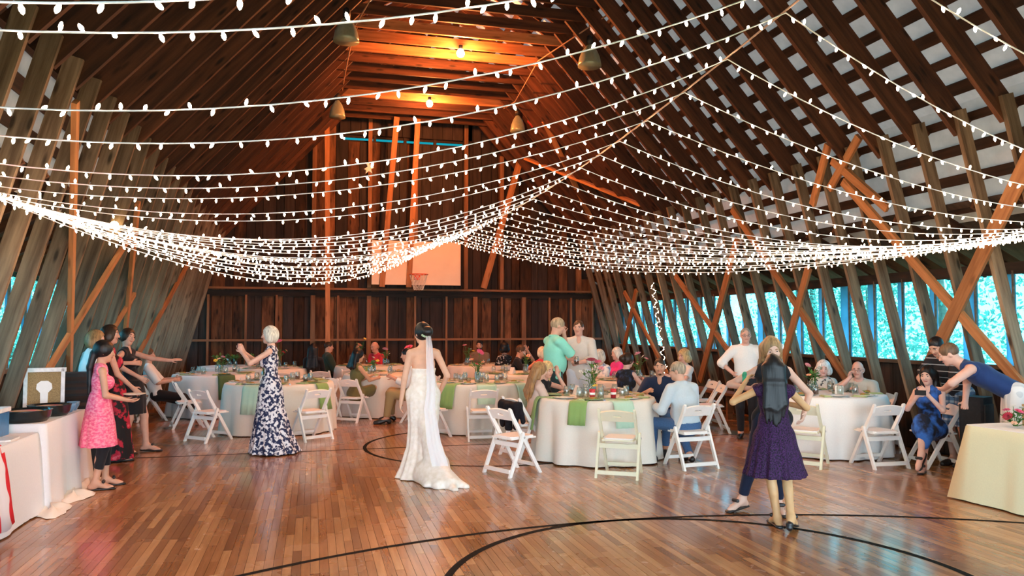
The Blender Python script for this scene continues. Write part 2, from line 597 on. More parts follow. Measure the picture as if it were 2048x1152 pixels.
for c in (-2.35, -1.0, .15, 1.45, 2.4):
    beam('stud', (XC + c, Y_BACK - .06, 2.6), (XC + c, Y_BACK - .06, roof_z(c) - .1), .10, .07, M_girt, wb, wide=(1, 0, 0))
# leaning posts and braces of the end frame
for A, B, ww in (((1.93, 18.7, 6.75), (1.62, 18.9, 2.6), .13), ((2.45, 18.75, 6.75), (2.27, 18.9, 2.6), .13), ((5.10, 18.6, 6.1), (4.15, 18.9, 2.6), .15),
                 ((.27, 18.6, 6.75), (.37, 18.7, 0), .11), ((-2.43, 18.4, 5.1), (-.06, 18.6, 6.1), .10), ((-1.55, 18.5, 5.1), (.1, 18.5, 6.75), .10),
                 ((4.95, 17.8, 5.7), (6.45, 14.4, 4.1), .13), ((4.72, 15.5, 6.0), (6.4, 17.2, 4.2), .12)):
    beam('brace', A, B, ww, .05, M_brace, ceiling, wide=(1, 0, 0))
# ---- long X braces along the truss legs
for A, B, ww in (((6.76, 5.85, 3.45), (7.40, 8.05, 1.05), .15), ((6.72, 8.62, 3.55), (7.48, 6.6, .85), .12), ((6.73, 11.4, 3.6), (7.52, 9.5, .72), .13),
                 ((7.02, 9.8, 2.5), (7.55, 11.5, .55), .11), ((6.85, 11.45, 3.1), (7.55, 14.1, .55), .13), ((6.98, 14.0, 2.65), (7.52, 12.2, .65), .11),
                 ((7.02, 16.7, 2.45), (7.52, 15.5, .6), .11), ((7.02, 16.0, 2.45), (7.55, 18.3, .55), .11),
                 ((6.58, 8.72, 4.05), (6.78, 9.35, 3.35), .10), ((6.60, 8.15, 4.02), (6.76, 8.95, 3.5), .10), ((6.66, 8.75, 3.85), (6.87, 8.0, 3.1), .11),
                 ((-2.22, 10.6, 2.85), (-2.72, 8.95, 1.05), .10), ((-2.02, 7.35, 3.6), (-2.80, 10.25, .75), .07), ((-2.15, 10.5, 3.2), (-2.72, 12.5, 1.0), .09),
                 ((-2.26, 15.35, 2.8), (-2.70, 13.5, 1.2), .12), ((-2.44, 11.85, 2.1), (-2.64, 11.1, 1.4), .07)):
    beam('brace', A, B, ww, .045, M_brace, ceiling, wide=(0, 1, 0))

# ---- added unseen end wall behind the camera: darkens the roof, open below for daylight
wf = empty('wall_front', kind='structure', label='unseen end wall behind the viewer, added to shade the roof, open below')
b = MB()
b.prism([(-5.9, 2.5), (5.9, 2.5), (4.8, 4.2), (2.25, 7.1), (0, 8.4), (-2.25, 7.1), (-4.8, 4.2)], 0.05, origin=(XC, Y_FRONT - .06, 0))
b.build('wall_boards', M_darkboard, wf)
# ================================================================ floor
def floor_mat(name, per_object):
    m, nt, out = new_mat(name)
    p = principled(nt, out, 0.24, 0.5)
    co = obj_coords(nt, (26, 1.6, 8), per_object)
    n = nd(nt, 'ShaderNodeTexNoise', Scale=1.0, Detail=5.0, Roughness=0.65)
    nt.links.new(co, n.inputs['Vector'])
    if per_object:
        oi = nt.nodes.new('ShaderNodeObjectInfo'); t = oi.outputs['Random']
    else:
        at = nd(nt, 'ShaderNodeAttribute'); at.attribute_name = 'tone'; t = at.outputs['Fac']
    base = ramp(nt, t, [(0.0, (0.24, 0.098, 0.036)), (0.35, (0.35, 0.155, 0.058)), (0.7, (0.43, 0.205, 0.080)), (1.0, (0.54, 0.29, 0.125))])
    g = ramp(nt, n.outputs[0], [(0.25, (0.72, 0.68, 0.64)), (0.7, (1.1, 1.1, 1.1))])
    mx = nd(nt, 'ShaderNodeMix', data_type='RGBA', blend_type='MULTIPLY'); mx.inputs[0].default_value = 1
    nt.links.new(base, mx.inputs[6]); nt.links.new(g, mx.inputs[7])
    nt.links.new(mx.outputs[2], p.inputs['Base Color'])
    w = nd(nt, 'ShaderNodeTexNoise', Scale=1.3, Detail=4.0)
    tc = nt.nodes.new('ShaderNodeNewGeometry')
    nt.links.new(tc.outputs['Position'], w.inputs['Vector'])
    rr = nd(nt, 'ShaderNodeMapRange'); rr.inputs['From Min'].default_value = .3; rr.inputs['From Max'].default_value = .7
    rr.inputs['To Min'].default_value = .16; rr.inputs['To Max'].default_value = .36
    nt.links.new(w.outputs[0], rr.inputs[0]); nt.links.new(rr.outputs[0], p.inputs['Roughness'])
    p.inputs['Coat Weight'].default_value = 0.5
    p.inputs['Coat Roughness'].default_value = 0.12
    return m
M_floor_one = floor_mat('maple_strip', True)
M_floor_many = floor_mat('maple_strips_far', False)
M_line = plain('black_court_paint', (0.006, 0.007, 0.007), 0.8, 0.1, var=.2)
fl = MB(); fl.box(XC - 5.7, XC + 5.7, Y_FRONT, Y_BACK + .2, -.06, -.022)
floor = fl.build('floor', wood('subfloor', (0.05, 0.03, 0.02), (0.10, 0.06, 0.04)), kind='structure', label='polished strip floor with black court lines')
SW = 0.062
strips = []
i = 0
x = XC - 5.6
while x < XC + 5.55:
    y = Y_FRONT + random.uniform(-1.2, 0)
    while y < Y_BACK + .1:
        L = random.choice((.6, .8, 1.0, 1.2, 1.5, 1.9))
        y1 = min(y + L, Y_BACK + .1)
        strips.append((x, max(y, Y_FRONT), y1))
        y += L
    x += SW
def in_view(x, y):
    d = x * .2504 + y * .968
    u = (x * .968 - y * .2504) * 1540 / max(d, .1)
    v = 1.65 * 1540 / max(d, .1)
    return abs(u) < 1060 and v < 520 and d > 2
near = sorted([s for s in strips if in_view(s[0], (s[1] + s[2]) / 2) and s[2] - s[1] > .3], key=lambda s: s[1] + s[2])[:296]
near_set = set(near)
_pm = {}
for s in near:
    L = round(s[2] - s[1], 2)
    if L not in _pm:
        q = MB(); q.box(-SW / 2 + .0012, SW / 2 - .0012, -L / 2 + .0012, L / 2 - .0012, -.02, 0); _pm[L] = q.mesh('plank', M_floor_one)
    place('plank', _pm[L], floor, loc=(s[0], (s[1] + s[2]) / 2, random.uniform(-.0006, 0)))
V = []; Fq = []; tone = []
for s in strips:
    if s in near_set: continue
    n0 = len(V)
    a, b_ = s[0] - SW / 2 + .0012, s[0] + SW / 2 - .0012
    c_, d_ = s[1] + .0012, s[2] - .0012
    z = random.uniform(-.0006, 0)
    V += [(a, c_, -.02), (b_, c_, -.02), (b_, d_, -.02), (a, d_, -.02), (a, c_, z), (b_, c_, z), (b_, d_, z), (a, d_, z)]
    Fq += [(n0 + 4, n0 + 5, n0 + 6, n0 + 7), (n0, n0 + 1, n0 + 5, n0 + 4), (n0 + 1, n0 + 2, n0 + 6, n0 + 5), (n0 + 2, n0 + 3, n0 + 7, n0 + 6), (n0 + 3, n0, n0 + 4, n0 + 7)]
    tone += [random.random()] * 5
me = raw_mesh('planks', V, Fq, M_floor_many)
at = me.attributes.new('tone', 'FLOAT', 'FACE'); at.data.foreach_set('value', np.array(tone, dtype=np.float32))
place('planks', me, floor, kind='stuff')

def ring(cx, cy, r, w, a0=0.0, a1=2 * PI, n=96):
    V, Fq = [], []
    full = abs(a1 - a0 - 2 * PI) < 1e-6
    for i in range(n + 1):
        a = a0 + (a1 - a0) * i / n
        V.append((cx + (r - w / 2) * math.cos(a), cy + (r - w / 2) * math.sin(a), .0012))
        V.append((cx + (r + w / 2) * math.cos(a), cy + (r + w / 2) * math.sin(a), .0012))
    for i in range(n):
        Fq.append((2 * i, 2 * i + 1, 2 * i + 3, 2 * i + 2))
    return V, Fq
for V, Fq in (ring(XC + .05, 10.60, 1.70, .05), ring(XC + .15, 4.46, 1.74, .055), ring(XC + .15, -.05, 6.25, .05, math.radians(40), math.radians(150))):
    place('court_line', raw_mesh('court_line', V, Fq, M_line), floor)
m = MB(); m.box(XC - 5.3, XC + 5.3, 10.575, 10.61, .0008, .0012); m.build('court_line', M_line, floor)

# ================================================================ outside
M_grass = two_tone('meadow_grass', (0.05, 0.08, 0.04), (0.10, 0.14, 0.07), 3.0, .35, .65, .9)
g = MB(); g.box(-60, 65, -40, 70, -2.6, -2.5)
g.build('ground', M_grass, kind='structure', label='meadow outside the windows')
def leaf_mat(name, c):
    m, nt, out = new_mat(name)
    d = nd(nt, 'ShaderNodeBsdfDiffuse'); t = nd(nt, 'ShaderNodeBsdfTranslucent')
    at = nd(nt, 'ShaderNodeAttribute'); at.attribute_name = 'tone'
    cr = ramp(nt, at.outputs['Fac'], [(0, [x * .6 for x in c]), (.7, c), (1, [min(1, x * 1.5 + .03) for x in c])])
    nt.links.new(cr, d.inputs[0]); nt.links.new(cr, t.inputs[0])
    mx = nd(nt, 'ShaderNodeMixShader'); mx.inputs[0].default_value = .4
    nt.links.new(d.outputs[0], mx.inputs[1]); nt.links.new(t.outputs[0], mx.inputs[2]); nt.links.new(mx.outputs[0], out.inputs[0])
    return m
M_leaf = leaf_mat('tree_leaf', (0.26, 0.48, 0.36))
M_bark = wood('tree_bark', (0.08, 0.06, 0.04), (0.2, 0.15, 0.1))
def tree(cx, cy, h, r, label, n=9000, seed=1):
    rg = np.random.RandomState(seed)
    t = empty('tree', (cx, cy, -2.5), label=label, cat='tree', group='trees outside the barn windows')
    m = MB(); m.tube([(0, 0, 0), (.1, .05, h * .35), (0, .1, h * .7)], [.22, .16, .07], 8); m.build('trunk', M_bark, t)
    V, Fq, tone = [], [], []
    blobs = [(rg.uniform(-.55, .55) * r, rg.uniform(-.55, .55) * r, h * rg.uniform(.18, .95), r * rg.uniform(.45, .75)) for _ in range(16)]
    for k in range(n):
        bx, by, bz, br = blobs[rg.randint(len(blobs))]
        v = rg.normal(size=3); v /= np.linalg.norm(v)
        c = np.array((bx, by, bz)) + v * br * rg.uniform(.7, 1.0)
        a = rg.normal(size=3); a /= np.linalg.norm(a)
        bb = np.cross(a, v); bb /= np.linalg.norm(bb) + 1e-9
        s = rg.uniform(.035, .085)
        i0 = len(V)
        V += [c - a * s, c + bb * s * .5, c + a * s, c - bb * s * .5]
        Fq.append((i0, i0 + 1, i0 + 2, i0 + 3)); tone.append(rg.uniform(0, 1))
    me = raw_mesh('foliage', V, Fq, M_leaf)
    at = me.attributes.new('tone', 'FLOAT', 'FACE'); at.data.foreach_set('value', np.array(tone, dtype=np.float32))
    place('foliage', me, t, kind='stuff')
ORD = ['nearest', 'second', 'third', 'fourth', 'fifth', 'sixth', 'seventh', 'eighth']
k = 0
for cy in (2.5, 6.5, 10.5, 14.5, 18.5, 23, 28, 34):
    tree(XC + 11.5 + (k % 3) * 1.4, cy, 7.5 + (k % 2), 2.7, 'leafy tree seen through the right window strip, %s from the viewer' % ORD[k], seed=20 + k); k += 1
for cy in (6, 11, 16, 21, 27, 34):
    tree(XC - 11.5 - (k % 3) * 1.4, cy, 7.5 + (k % 2), 2.9, 'leafy tree seen through the left window strip, %s from the viewer' % ORD[k - 8], seed=20 + k); k += 1
# ================================================================ string lights
M_wire = plain('white_light_wire', (0.84, 0.84, 0.92), 0.5, .4, var=.05)
M_cable = plain('steel_ridge_cable', (0.45, 0.30, 0.22), 0.4, .5, .6)
M_bulb = glow('warm_string_bulb', (1.0, 0.70, 0.44), 28.0)
M_socket = plain('string_socket', (0.8, 0.76, 0.7), .5)
STR_Y = [1.75, 2.3, 2.87, 3.43, 4.01, 4.55, 5.13, 5.66, 6.09, 6.56, 7.16, 7.62, 8.12, 8.68, 9.19, 9.62, 10.18, 10.74, 11.3, 11.86, 12.42, 12.98, 13.54, 14.1, 14.66]
LEFT = [(2.3, .5), (2.6, .4), (3.5, .4), (3.95, .4), (4.7, .4), (5.3, .35), (5.9, .3), (6.2, .35), (6.5, .35), (6.4, .48), (6.5, .45), (6.5, .45), (6.5, .45), (6.5, .46), (6.5, .47), (6.5, .5), (6.5, .5), (6.5, .5), (6.45, .51), (6.5, .55), (6.5, .56), (6.45, .6), (6.3, .65), (5.6, .72), (5.3, .8)]
RIGHT = [(1.9, .4), (2.3, .4), (2.9, .38), (3.95, .35), (3.9, .39), (5.0, .25), (5.6, .22), (5.0, .37), (5.45, .35), (5.8, .36), (5.7, .4), (5.45, .4), (5.15, .4), (4.85, .4), (4.2, .44), (4.0, .45), (3.9, .45), (3.8, .45), (3.6, .48), (3.6, .49), (3.7, .5), (3.9, .5), (4.2, .54), (4.6, .56), (5.1, .6)]
cable_z = lambda y: 3.05 + (y - 8.5) ** 2 * .0085
cab = MB()
cab.tube([(XC, y, cable_z(y) + .012) for y in np.linspace(-1.0, 16.6, 30)] + [(XC, 19.2, 4.4)], .006, 5)
cab.build('ridge_cable', M_cable, label='thin wire line along the middle of the hall carrying the light strings', cat='cable')
bm_ = MB()
bm_.lathe([(.0035, 0), (.0048, .004), (.0072, .011), (.0068, .018), (.004, .025), (.0002, .029)], 6)
BULB = bm_.mesh('bulb', M_bulb)
ordn = ['first', 'second', 'third', 'fourth', 'fifth', 'sixth', 'seventh', 'eighth', 'ninth', 'tenth', 'eleventh', 'twelfth', 'thirteenth', 'fourteenth', 'fifteenth', 'sixteenth', 'seventeenth', 'eighteenth', 'nineteenth', 'twentieth', 'twenty-first', 'twenty-second', 'twenty-third', 'twenty-fourth', 'twenty-fifth']
def swag(P, A, s, n=28):
    P, A = Vector(P), Vector(A)
    out = []
    for i in range(n + 1):
        t = i / n
        v = P.lerp(A, t); v.z -= 4 * s * t * (1 - t)
        out.append(v)
    return out
for i, y in enumerate(STR_Y):
    P = (XC, y, cable_z(y))
    zA = 2.62
    pl = swag(P, (XC - (5.34 - .27 * zA), LEFT[i][0], zA), LEFT[i][1])
    pr_ = swag(P, (XC + (5.34 - .27 * zA), RIGHT[i][0], zA), RIGHT[i][1])
    path = list(reversed(pl)) + pr_[1:]
    st = empty('string_light', P, label='warm white light string draped across the hall, %s from the camera' % ordn[i], cat='string light', group='light strings swagged from the middle cable')
    o0 = Vector(P)
    m = MB(); m.tube([p - o0 for p in path], .0036, 5, cap=False)
    m.build('wire', M_wire, st)
    acc = 0.03
    for a, b in zip(path[:-1], path[1:]):
        d = b - a; L = d.length; u = d / L
        while acc < L:
            p = a + u * acc - o0
            ax = Vector((random.gauss(0, .45), random.gauss(0, .45), random.choice((-1, -1, -1, 1)) * 1.0)).normalized()
            q = ax.to_track_quat('Z', 'Y').to_matrix().to_4x4()
            q.translation = p + ax * .004
            place('bulb', BULB, st, mat4=q)
            acc += random.uniform(.065, .135)
        acc -= L
# the loose string winding down a leg on the right
pth = []
for i in range(60):
    t = i / 59
    pth.append(Vector((6.9 + .45 * t + .035 * math.cos(t * 60), 14.9 + .35 * t + .05 * math.sin(t * 60), 2.55 - 1.9 * t)))
st = empty('string_light', pth[0], label='light string wound down a truss leg on the right wall', cat='string light')
m = MB(); m.tube([p - pth[0] for p in pth], .004, 5, cap=False); m.build('wire', M_wire, st)
for p in pth:
    ax = Vector((random.gauss(0, 1), random.gauss(0, 1), random.gauss(0, 1))).normalized()
    q = ax.to_track_quat('Z', 'Y').to_matrix().to_4x4(); q.translation = p - pth[0]
    place('bulb', BULB, st, mat4=q)

# ================================================================ ceiling lamps
M_dome = plain('grey_green_enamel', (0.30, 0.33, 0.22), 0.35, .5, .3, var=.08)
M_domein = plain('pale_reflector', (0.62, 0.66, 0.52), 0.35, .5, .2)
M_lampglass = glow('hot_lamp_bulb', (1.0, 0.62, 0.28), 60.0)
M_hook = plain('lamp_iron', (0.05, 0.045, 0.04), .5, .5, .8)
for (x, y, z, d, lab) in ((.45, 12.0, 6.05, .40, 'unlit bell-shaped pendant lamp hanging at upper left of the collar ties'), (4.45, 12.0, 6.0, .40, 'unlit bell-shaped pendant lamp hanging at upper right of the collar ties'),
                     (.45, 16.5, 6.05, .34, 'unlit pendant lamp hanging far back above the left end posts'), (4.4, 16.5, 6.0, .34, 'unlit pendant lamp hanging far back on the right with red cloth beside it')):
    t = empty('pendant_lamp', (x, y, z), label=lab, cat='lamp', group='unlit pendant lamps')
    r = d / 2
    m = MB(); m.lathe([(r, 0), (r * .97, .05), (r * .86, .16), (r * .62, .27), (r * .34, .34), (r * .28, .36), (.03, .37), (.0005, .37)], 20); shd = m.build('shade', M_dome, t)
    m = MB(); m.lathe([(r * .98, .004), (r * .80, .12), (r * .4, .25), (.0005, .26)], 20); m.build('reflector', M_domein, shd)
    m = MB(); m.lathe([(.06, .37), (.06, .5), (.03, .53), (.0005, .53)], 10); m.tube([(0, 0, .52), (0, 0, .80)], .012, 6); m.build('ballast', M_hook, t)
for (x, y, z, w_, lab) in ((2.54, 13.55, 6.62, 480, 'glowing bare lamp under the nearer collar tie'), (2.46, 16.85, 6.62, 260, 'glowing bare lamp under the farther collar tie')):
    t = empty('ceiling_lamp', (x, y, z), label=lab, cat='lamp', group='lit lamps under the collar ties')
    m = MB(); m.lathe([(.0005, -.10), (.05, -.085), (.075, -.03), (.06, .02), (.03, .05)], 12); lb = m; m = MB(); m.lathe([(.035, .05), (.04, .12), (.0005, .12)], 10); so_ = m.build('socket', M_hook, t); lb.build('bulb', M_lampglass, so_)
    ld = bpy.data.lights.new('lamp_light', 'POINT'); ld.energy = w_; ld.color = (1.0, .27, .07); ld.shadow_soft_size = .09
    lo = bpy.data.objects.new('lamp_light', ld); COL.objects.link(lo); lo.parent = t; lo.location = (0, -.02, -.12)
# drooping cords across the collar ties
for pts, lab in ((((1.0, 10.8, 6.75), (.6, 12.5, 6.5), (.55, 15.0, 6.55), (.55, 17.0, 6.72)), 'thin brown cord drooping along the left ends of the collar ties'), (((4.5, 11.2, 6.6), (3.9, 13.2, 6.45), (4.1, 15.6, 6.4), (4.2, 17.0, 6.65)), 'thin brown cord drooping along the right ends of the collar ties')):
    m = MB(); m.tube(pts, .012, 6); m.build('cord', plain('jute_cord', (.35, .2, .12), .8), label=lab, cat='cord')
# ================================================================ furniture
M_chair = plain('white_resin', (0.86, 0.86, 0.82), 0.38, .45, var=.03, scale=8)
M_chair_cream = plain('cream_resin', (0.80, 0.78, 0.58), 0.38, .45, var=.03, scale=8)
M_seatpad = plain('white_vinyl_pad', (0.84, 0.80, 0.77), 0.5, .4, var=.03)
M_hinge = plain('hinge_metal', (0.55, 0.55, 0.55), .4, .5, .8)

def make_chair(name='folding_chair', frame=None):
    fm = frame or M_chair
    t = empty(name)
    # back rail with a hand slot, built in the plane of the leaning stiles
    d = Vector((0, -.49, .78)).normalized()
    m = MB()
    o = Vector((0, .24, 0)) + d * .775
    w, n = .195, Vector((0, d.z, -d.y))
    arch = lambda x: .125 + .028 * (1 - (x / w) ** 2)
    xs = [-w, -.13, -.055, -.05, 0, .05, .055, .13, w]
    for a, b in zip(xs[:-1], xs[1:]):
        if abs(a + b) / 2 < .05:
            m.prism([(a, 0), (b, 0), (b, .062), (a, .062)], .024, origin=o, ux=(1, 0, 0), uy=d, un=n)
            m.prism([(a, .088), (b, .088), (b, arch(b)), (a, arch(a))], .024, origin=o, ux=(1, 0, 0), uy=d, un=n)
        else:
            m.prism([(a, 0), (b, 0), (b, arch(b)), (a, arch(a))], .024, origin=o, ux=(1, 0, 0), uy=d, un=n)
    m.build('back_rail', fm, t)
    for s in (-1, 1):
        m = MB()
        # stile: front foot to the top of the back, gently bowed
        pts = [(.262, 0), (.215, 0), (-.02, .375), (-.225, .70), (-.262, .80), (-.245, .815), (-.222, .80), (-.185, .72), (.03, .385)]
        m.prism([(p[0], p[1]) for p in pts], .030 * s, origin=(s * .195, 0, 0), ux=(0, 1, 0), uy=(0, 0, 1), un=(1, 0, 0))
        sti = m.build('stile', fm, t)
        m = MB()
        pts = [(-.29, 0), (-.247, 0), (-.055, .44), (-.045, .50), (-.062, .525), (-.085, .515), (-.095, .47)]
        m.prism(pts, .028 * s, origin=(s * .228, 0, 0), ux=(0, 1, 0), uy=(0, 0, 1), un=(1, 0, 0))
        m.build('rear_leg', fm, t)
        m = MB(); m.tube([(s * .19, -.055, .455), (s * .262, -.055, .455)], .012, 8); m.build('hinge', M_hinge, sti)
    m = MB(); m.box(-.19, .19, -.20, .20, .428, .446, bev=.01); sea = m.build('seat', fm, t); m = MB(); m.box(-.175, .175, -.185, .185, .446, .462, bev=.03); m.build('seat_pad', M_seatpad, sea)
    for (y, z, hh, wd, lab) in ((-.262, .045, .045, .23, 0), (-.118, .335, .055, .23, 0), (.205, .075, .04, .20, 0)):
        m = MB(); m.box(-wd, wd, y - .013, y + .013, z, z + hh); m.build('crossbar', fm, t)
    return t
chair_white = make_chair()
chair_cream = make_chair(frame=M_chair_cream)
used = {'w': False, 'c': False}
def chair(x, y, a, label, kind='w', group='white folding chairs'):
    src = chair_white if kind == 'w' else chair_cream
    o = copy_tree(src) if used[kind] else src
    used[kind] = True
    o.name = 'folding_chair'
    o.location = (x, y, 0); o.rotation_euler = (0, 0, -math.radians(a)); o.scale = (.93, .93, .92)
    tag(o, label, 'chair', group)
    return o
chair(2.22, 8.50, 64, 'empty white folding chair turned side-on at the left of the near round table')
chair(2.66, 9.58, 72, 'white folding chair with a black jacket on its back under the long-haired woman')
chair(3.33, 8.06, 33, 'empty cream folding chair seen from behind, straight in front of the near round table', 'c')
chair(4.32, 8.36, -6, 'white folding chair under the grey-haired man in a pale blue shirt')
chair(4.62, 9.72, -115, 'white folding chair under the goateed man in a navy polo')
chair(6.05, 11.00, -75, 'empty white folding chair by the right wall behind the man in pale blue')
chair(6.32, 11.75, -85, 'white folding chair behind the empty one near the wall bench')
chair(5.72, 8.10, 50, 'empty cream folding chair at the left of the table by the window wall', 'c')
chair(6.50, 7.84, 2, 'empty white folding chair seen from behind at the table by the window wall')
chair(7.10, 7.62, -80, 'white folding chair under the woman in the blue dress, hand resting on its back')
chair(7.30, 9.85, -150, 'white folding chair under the white-haired woman in a patterned top')
chair(7.45, 9.05, -100, 'white folding chair under the man with glasses by the window wall')
chair(-1.42, 11.98, 45, 'empty white folding chair left of the woman in the floral gown')
chair(-1.95, 13.6, 75, 'white folding chair standing side-on between the two left tables')
chair(-.02, 11.72, -32, 'empty white folding chair right of the woman in the floral gown')
chair(.72, 13.75, 38, 'white folding chair under the dark-haired woman with crossed legs')
chair(1.74, 13.35, -70, 'white folding chair under the man in khaki trousers')
chair(2.42, 11.12, 4, 'empty white folding chair seen from behind just right of the bride')
chair(1.72, 11.45, 55, 'white folding chair half hidden behind the bride')
chair(-2.72, 14.75, 72, 'white folding chair under the lounging man in black trousers')
chair(.18, 13.85, -135, 'white folding chair pushed in at the back right of the floral gown table')
chair(-.35, 14.15, 175, 'white folding chair facing us behind the floral gown table')
chair(-.95, 14.1, 165, 'white folding chair at the back left of the floral gown table')
chair(-.55, 16.05, 10, 'white folding chair backed towards us at the far left table')
chair(.25, 16.35, 25, 'white folding chair backed towards us between the two far tables')
chair(.85, 16.75, 15, 'white folding chair backed towards us at the far middle table')
chair(2.0, 14.15, -100, 'white folding chair turned side-on to the right behind the bride')
chair(5.56, 13.42, -98, 'white folding chair behind the white-haired pair near the right back corner')
chair(5.06, 12.80, -108, 'white folding chair under the white-haired guest in a white shirt')
chair(4.60, 11.02, 58, 'white folding chair under the sleeveless woman at the middle right table')
chair(6.25, 12.75, -100, 'white folding chair under the short-haired blonde woman by the windows')
# black jacket over a chair back
M_jacket = plain('black_jacket_cloth', (0.012, 0.012, 0.016), .85, .2, var=.3)

# ---------------------------------------------------------------- round tables under cloths
def cloth_mat(name, c):
    m, nt, out = new_mat(name)
    p = principled(nt, out, .62, .3)
    co = obj_coords(nt)
    n = nd(nt, 'ShaderNodeTexNoise', Scale=90.0, Detail=2.0)
    nt.links.new(co, n.inputs['Vector'])
    nt.links.new(ramp(nt, n.outputs[0], [(.3, [x * .95 for x in c]), (.7, c)]), p.inputs['Base Color'])
    p.inputs['Sheen Weight'].default_value = .15
    return m
M_ivory = cloth_mat('ivory_tablecloth', (0.80, 0.77, 0.68))
M_cream = cloth_mat('cream_tablecloth', (0.72, 0.74, 0.50))
M_white = cloth_mat('white_tablecloth', (0.84, 0.84, 0.82))
M_ply = wood('plywood_top', (.3, .2, .1), (.5, .35, .2))
M_green = cloth_mat('sage_green_cloth', (0.25, 0.42, 0.13))
M_mint = cloth_mat('mint_cloth', (0.50, 0.74, 0.58))
M_dkgreen = cloth_mat('dark_green_cloth', (0.07, 0.14, 0.05))

TOP = 0.76
def round_table(x, y, R, label, mat=None, seed=0, n=144):
    rg = np.random.RandomState(seed)
    t = empty('round_table', (x, y, 0), label=label, cat='table', group='round tables under floor-length cloths')
    nf = 15
    ph = np.cumsum(rg.uniform(.6, 1.4, nf)); ph = ph / ph[-1] * 2 * PI
    amp = rg.uniform(.45, 1.0, nf)
    def fold(a):
        j = int(np.searchsorted(ph, a % (2 * PI))) % nf
        a0 = ph[j - 1] if j else 0.0
        f = ((a % (2 * PI)) - a0) / max(1e-6, ph[j] - a0)
        return amp[j] * math.sin(PI * f) ** 1.5
    rows = [(R * .0, TOP), (R * .5, TOP), (R * .93, TOP), (R * .985, TOP - .006), (R, TOP - .03)]
    lev = [TOP - .10, TOP - .2, .45, .33, .20, .10, .012]
    V, Fq = [], []
    for r, z in rows:
        for i in range(n):
            a = 2 * PI * i / n; V.append((r * math.cos(a), r * math.sin(a), z))
    for z in lev:
        k = (TOP - z) / TOP
        for i in range(n):
            a = 2 * PI * i / n
            r = R + .012 + k * .035 + fold(a) * .115 * k ** .8 - .03 * k
            V.append((r * math.cos(a), r * math.sin(a), z + (.0 if z > .05 else .006 * fold(a))))
    nr = len(rows) + len(lev)
    for j in range(nr - 1):
        for i in range(n):
            Fq.append((j * n + i, j * n + (i + 1) % n, (j + 1) * n + (i + 1) % n, (j + 1) * n + i))
    place('tablecloth', raw_mesh('tablecloth', V, Fq, mat or M_ivory, smooth=True), t)
    m = MB(); m.lathe([(.0005, TOP - .03), (R - .03, TOP - .03), (R - .03, TOP - .008), (.0005, TOP - .008)], 32)
    m.lathe([(.03, 0), (.03, TOP - .03)], 8); m.lathe([(.28, 0), (.26, .03), (.03, .05)], 12); m.build('tabletop', M_ply, t)
    return t
TABLES = {
    'T1': (3.50, 9.26, .74, 'near round table under an ivory cloth with two green cloths hanging from its edge'),
    'T2': (6.62, 8.92, .74, 'round table under a white cloth beside the window wall on the right'),
    'T3': (-.50, 12.92, .84, 'round table under an ivory cloth just behind the woman in the floral gown'),
    'T4': (-1.75, 15.45, .76, 'round table under a white cloth by the left legs, beside the lounging man'),
    'T5': (1.35, 14.75, .78, 'round table under an ivory cloth between the crossed-legged woman and the man in khaki'),
    'T6': (-.75, 17.25, .76, 'round table at the far left with a big red dahlia on it'),
    'B': (1.28, 17.85, .78, 'round table at the far wall where the man in red sits'),
    'T7': (2.62, 12.16, .76, 'round table under an ivory cloth right behind the bride'),
    'T8': (3.75, 14.30, .76, 'round table behind the bride where a man in black and a woman in red sit'),
    'T9': (5.28, 11.98, .76, 'round table in the middle right in front of the window strip'),
    'T10': (3.75, 17.35, .76, 'round table at the far wall where the bearded man sits'),
    'T11': (-1.75, 18.2, .70, 'round table in the far left corner holding pots of greenery'),
}
for i, (k, v) in enumerate(TABLES.items()):
    round_table(v[0], v[1], v[2], v[3], M_white if k in ('T2', 'T4', 'T11') else M_ivory, seed=40 + i)

def hanging_cloth(tk, ang, w, drop, mat, label, inn=.42):
    """a strip of cloth lying on the table and falling over its edge"""
    x, y, R, _ = TABLES[tk]
    prof = [(-inn, .004), (-.10, .004), (.008, .003), (.030, -.02), (.052, -.06), (.085, -drop * .6), (.115, -drop)]
    V, Fq = [], []
    n = 10
    for j, (r, z) in enumerate(prof):
        for i in range(n + 1):
            u = (i / n - .5) * w
            wob = .010 * math.sin(i * 2.1 + ang) * max(0, -z / drop)
            edge = R - (R - math.sqrt(max(0, R * R - u * u))) if r > -.2 else R
            rr = edge + r + wob
            V.append((rr, u, TOP + z))
    for j in range(len(prof) - 1):
        for i in range(n):
            a = j * (n + 1) + i; Fq.append((a, a + 1, a + n + 2, a + n + 1))
    me = raw_mesh('table_runner', V, Fq, mat, smooth=True)
    o = place('table_runner', me, loc=(x, y, 0), rot=(0, 0, ang), label=label, cat='cloth', group='green cloths on the tables')
    so = o.modifiers.new('thick', 'SOLIDIFY'); so.thickness = .003; so.offset = 1
    return o
def ang_to(tk, x, y):
    return math.atan2(y - TABLES[tk][1], x - TABLES[tk][0])
hanging_cloth('T1', math.radians(-127), .22, .27, M_green, 'leaf-green cloth hanging over the left front of the near round table')
hanging_cloth('T1', math.radians(-86), .26, .30, M_mint, 'mint-green cloth hanging behind the cream chair at the near round table')
hanging_cloth('T1', math.radians(172), .24, .40, M_green, 'green cloth hanging beside the long-haired woman at the near round table')
hanging_cloth('T7', math.radians(-95), .30, .28, M_mint, 'mint-green cloth hanging behind the chair right of the bride')
hanging_cloth('T7', math.radians(-140), .26, .36, M_green, 'green cloth hanging just beside the bride')
hanging_cloth('T7', math.radians(-48), .26, .36, M_mint, 'pale green cloth hanging at the right edge of the table behind the bride')
hanging_cloth('T3', math.radians(-40), .26, .40, M_green, 'green cloth hanging at the right of the floral gown table')
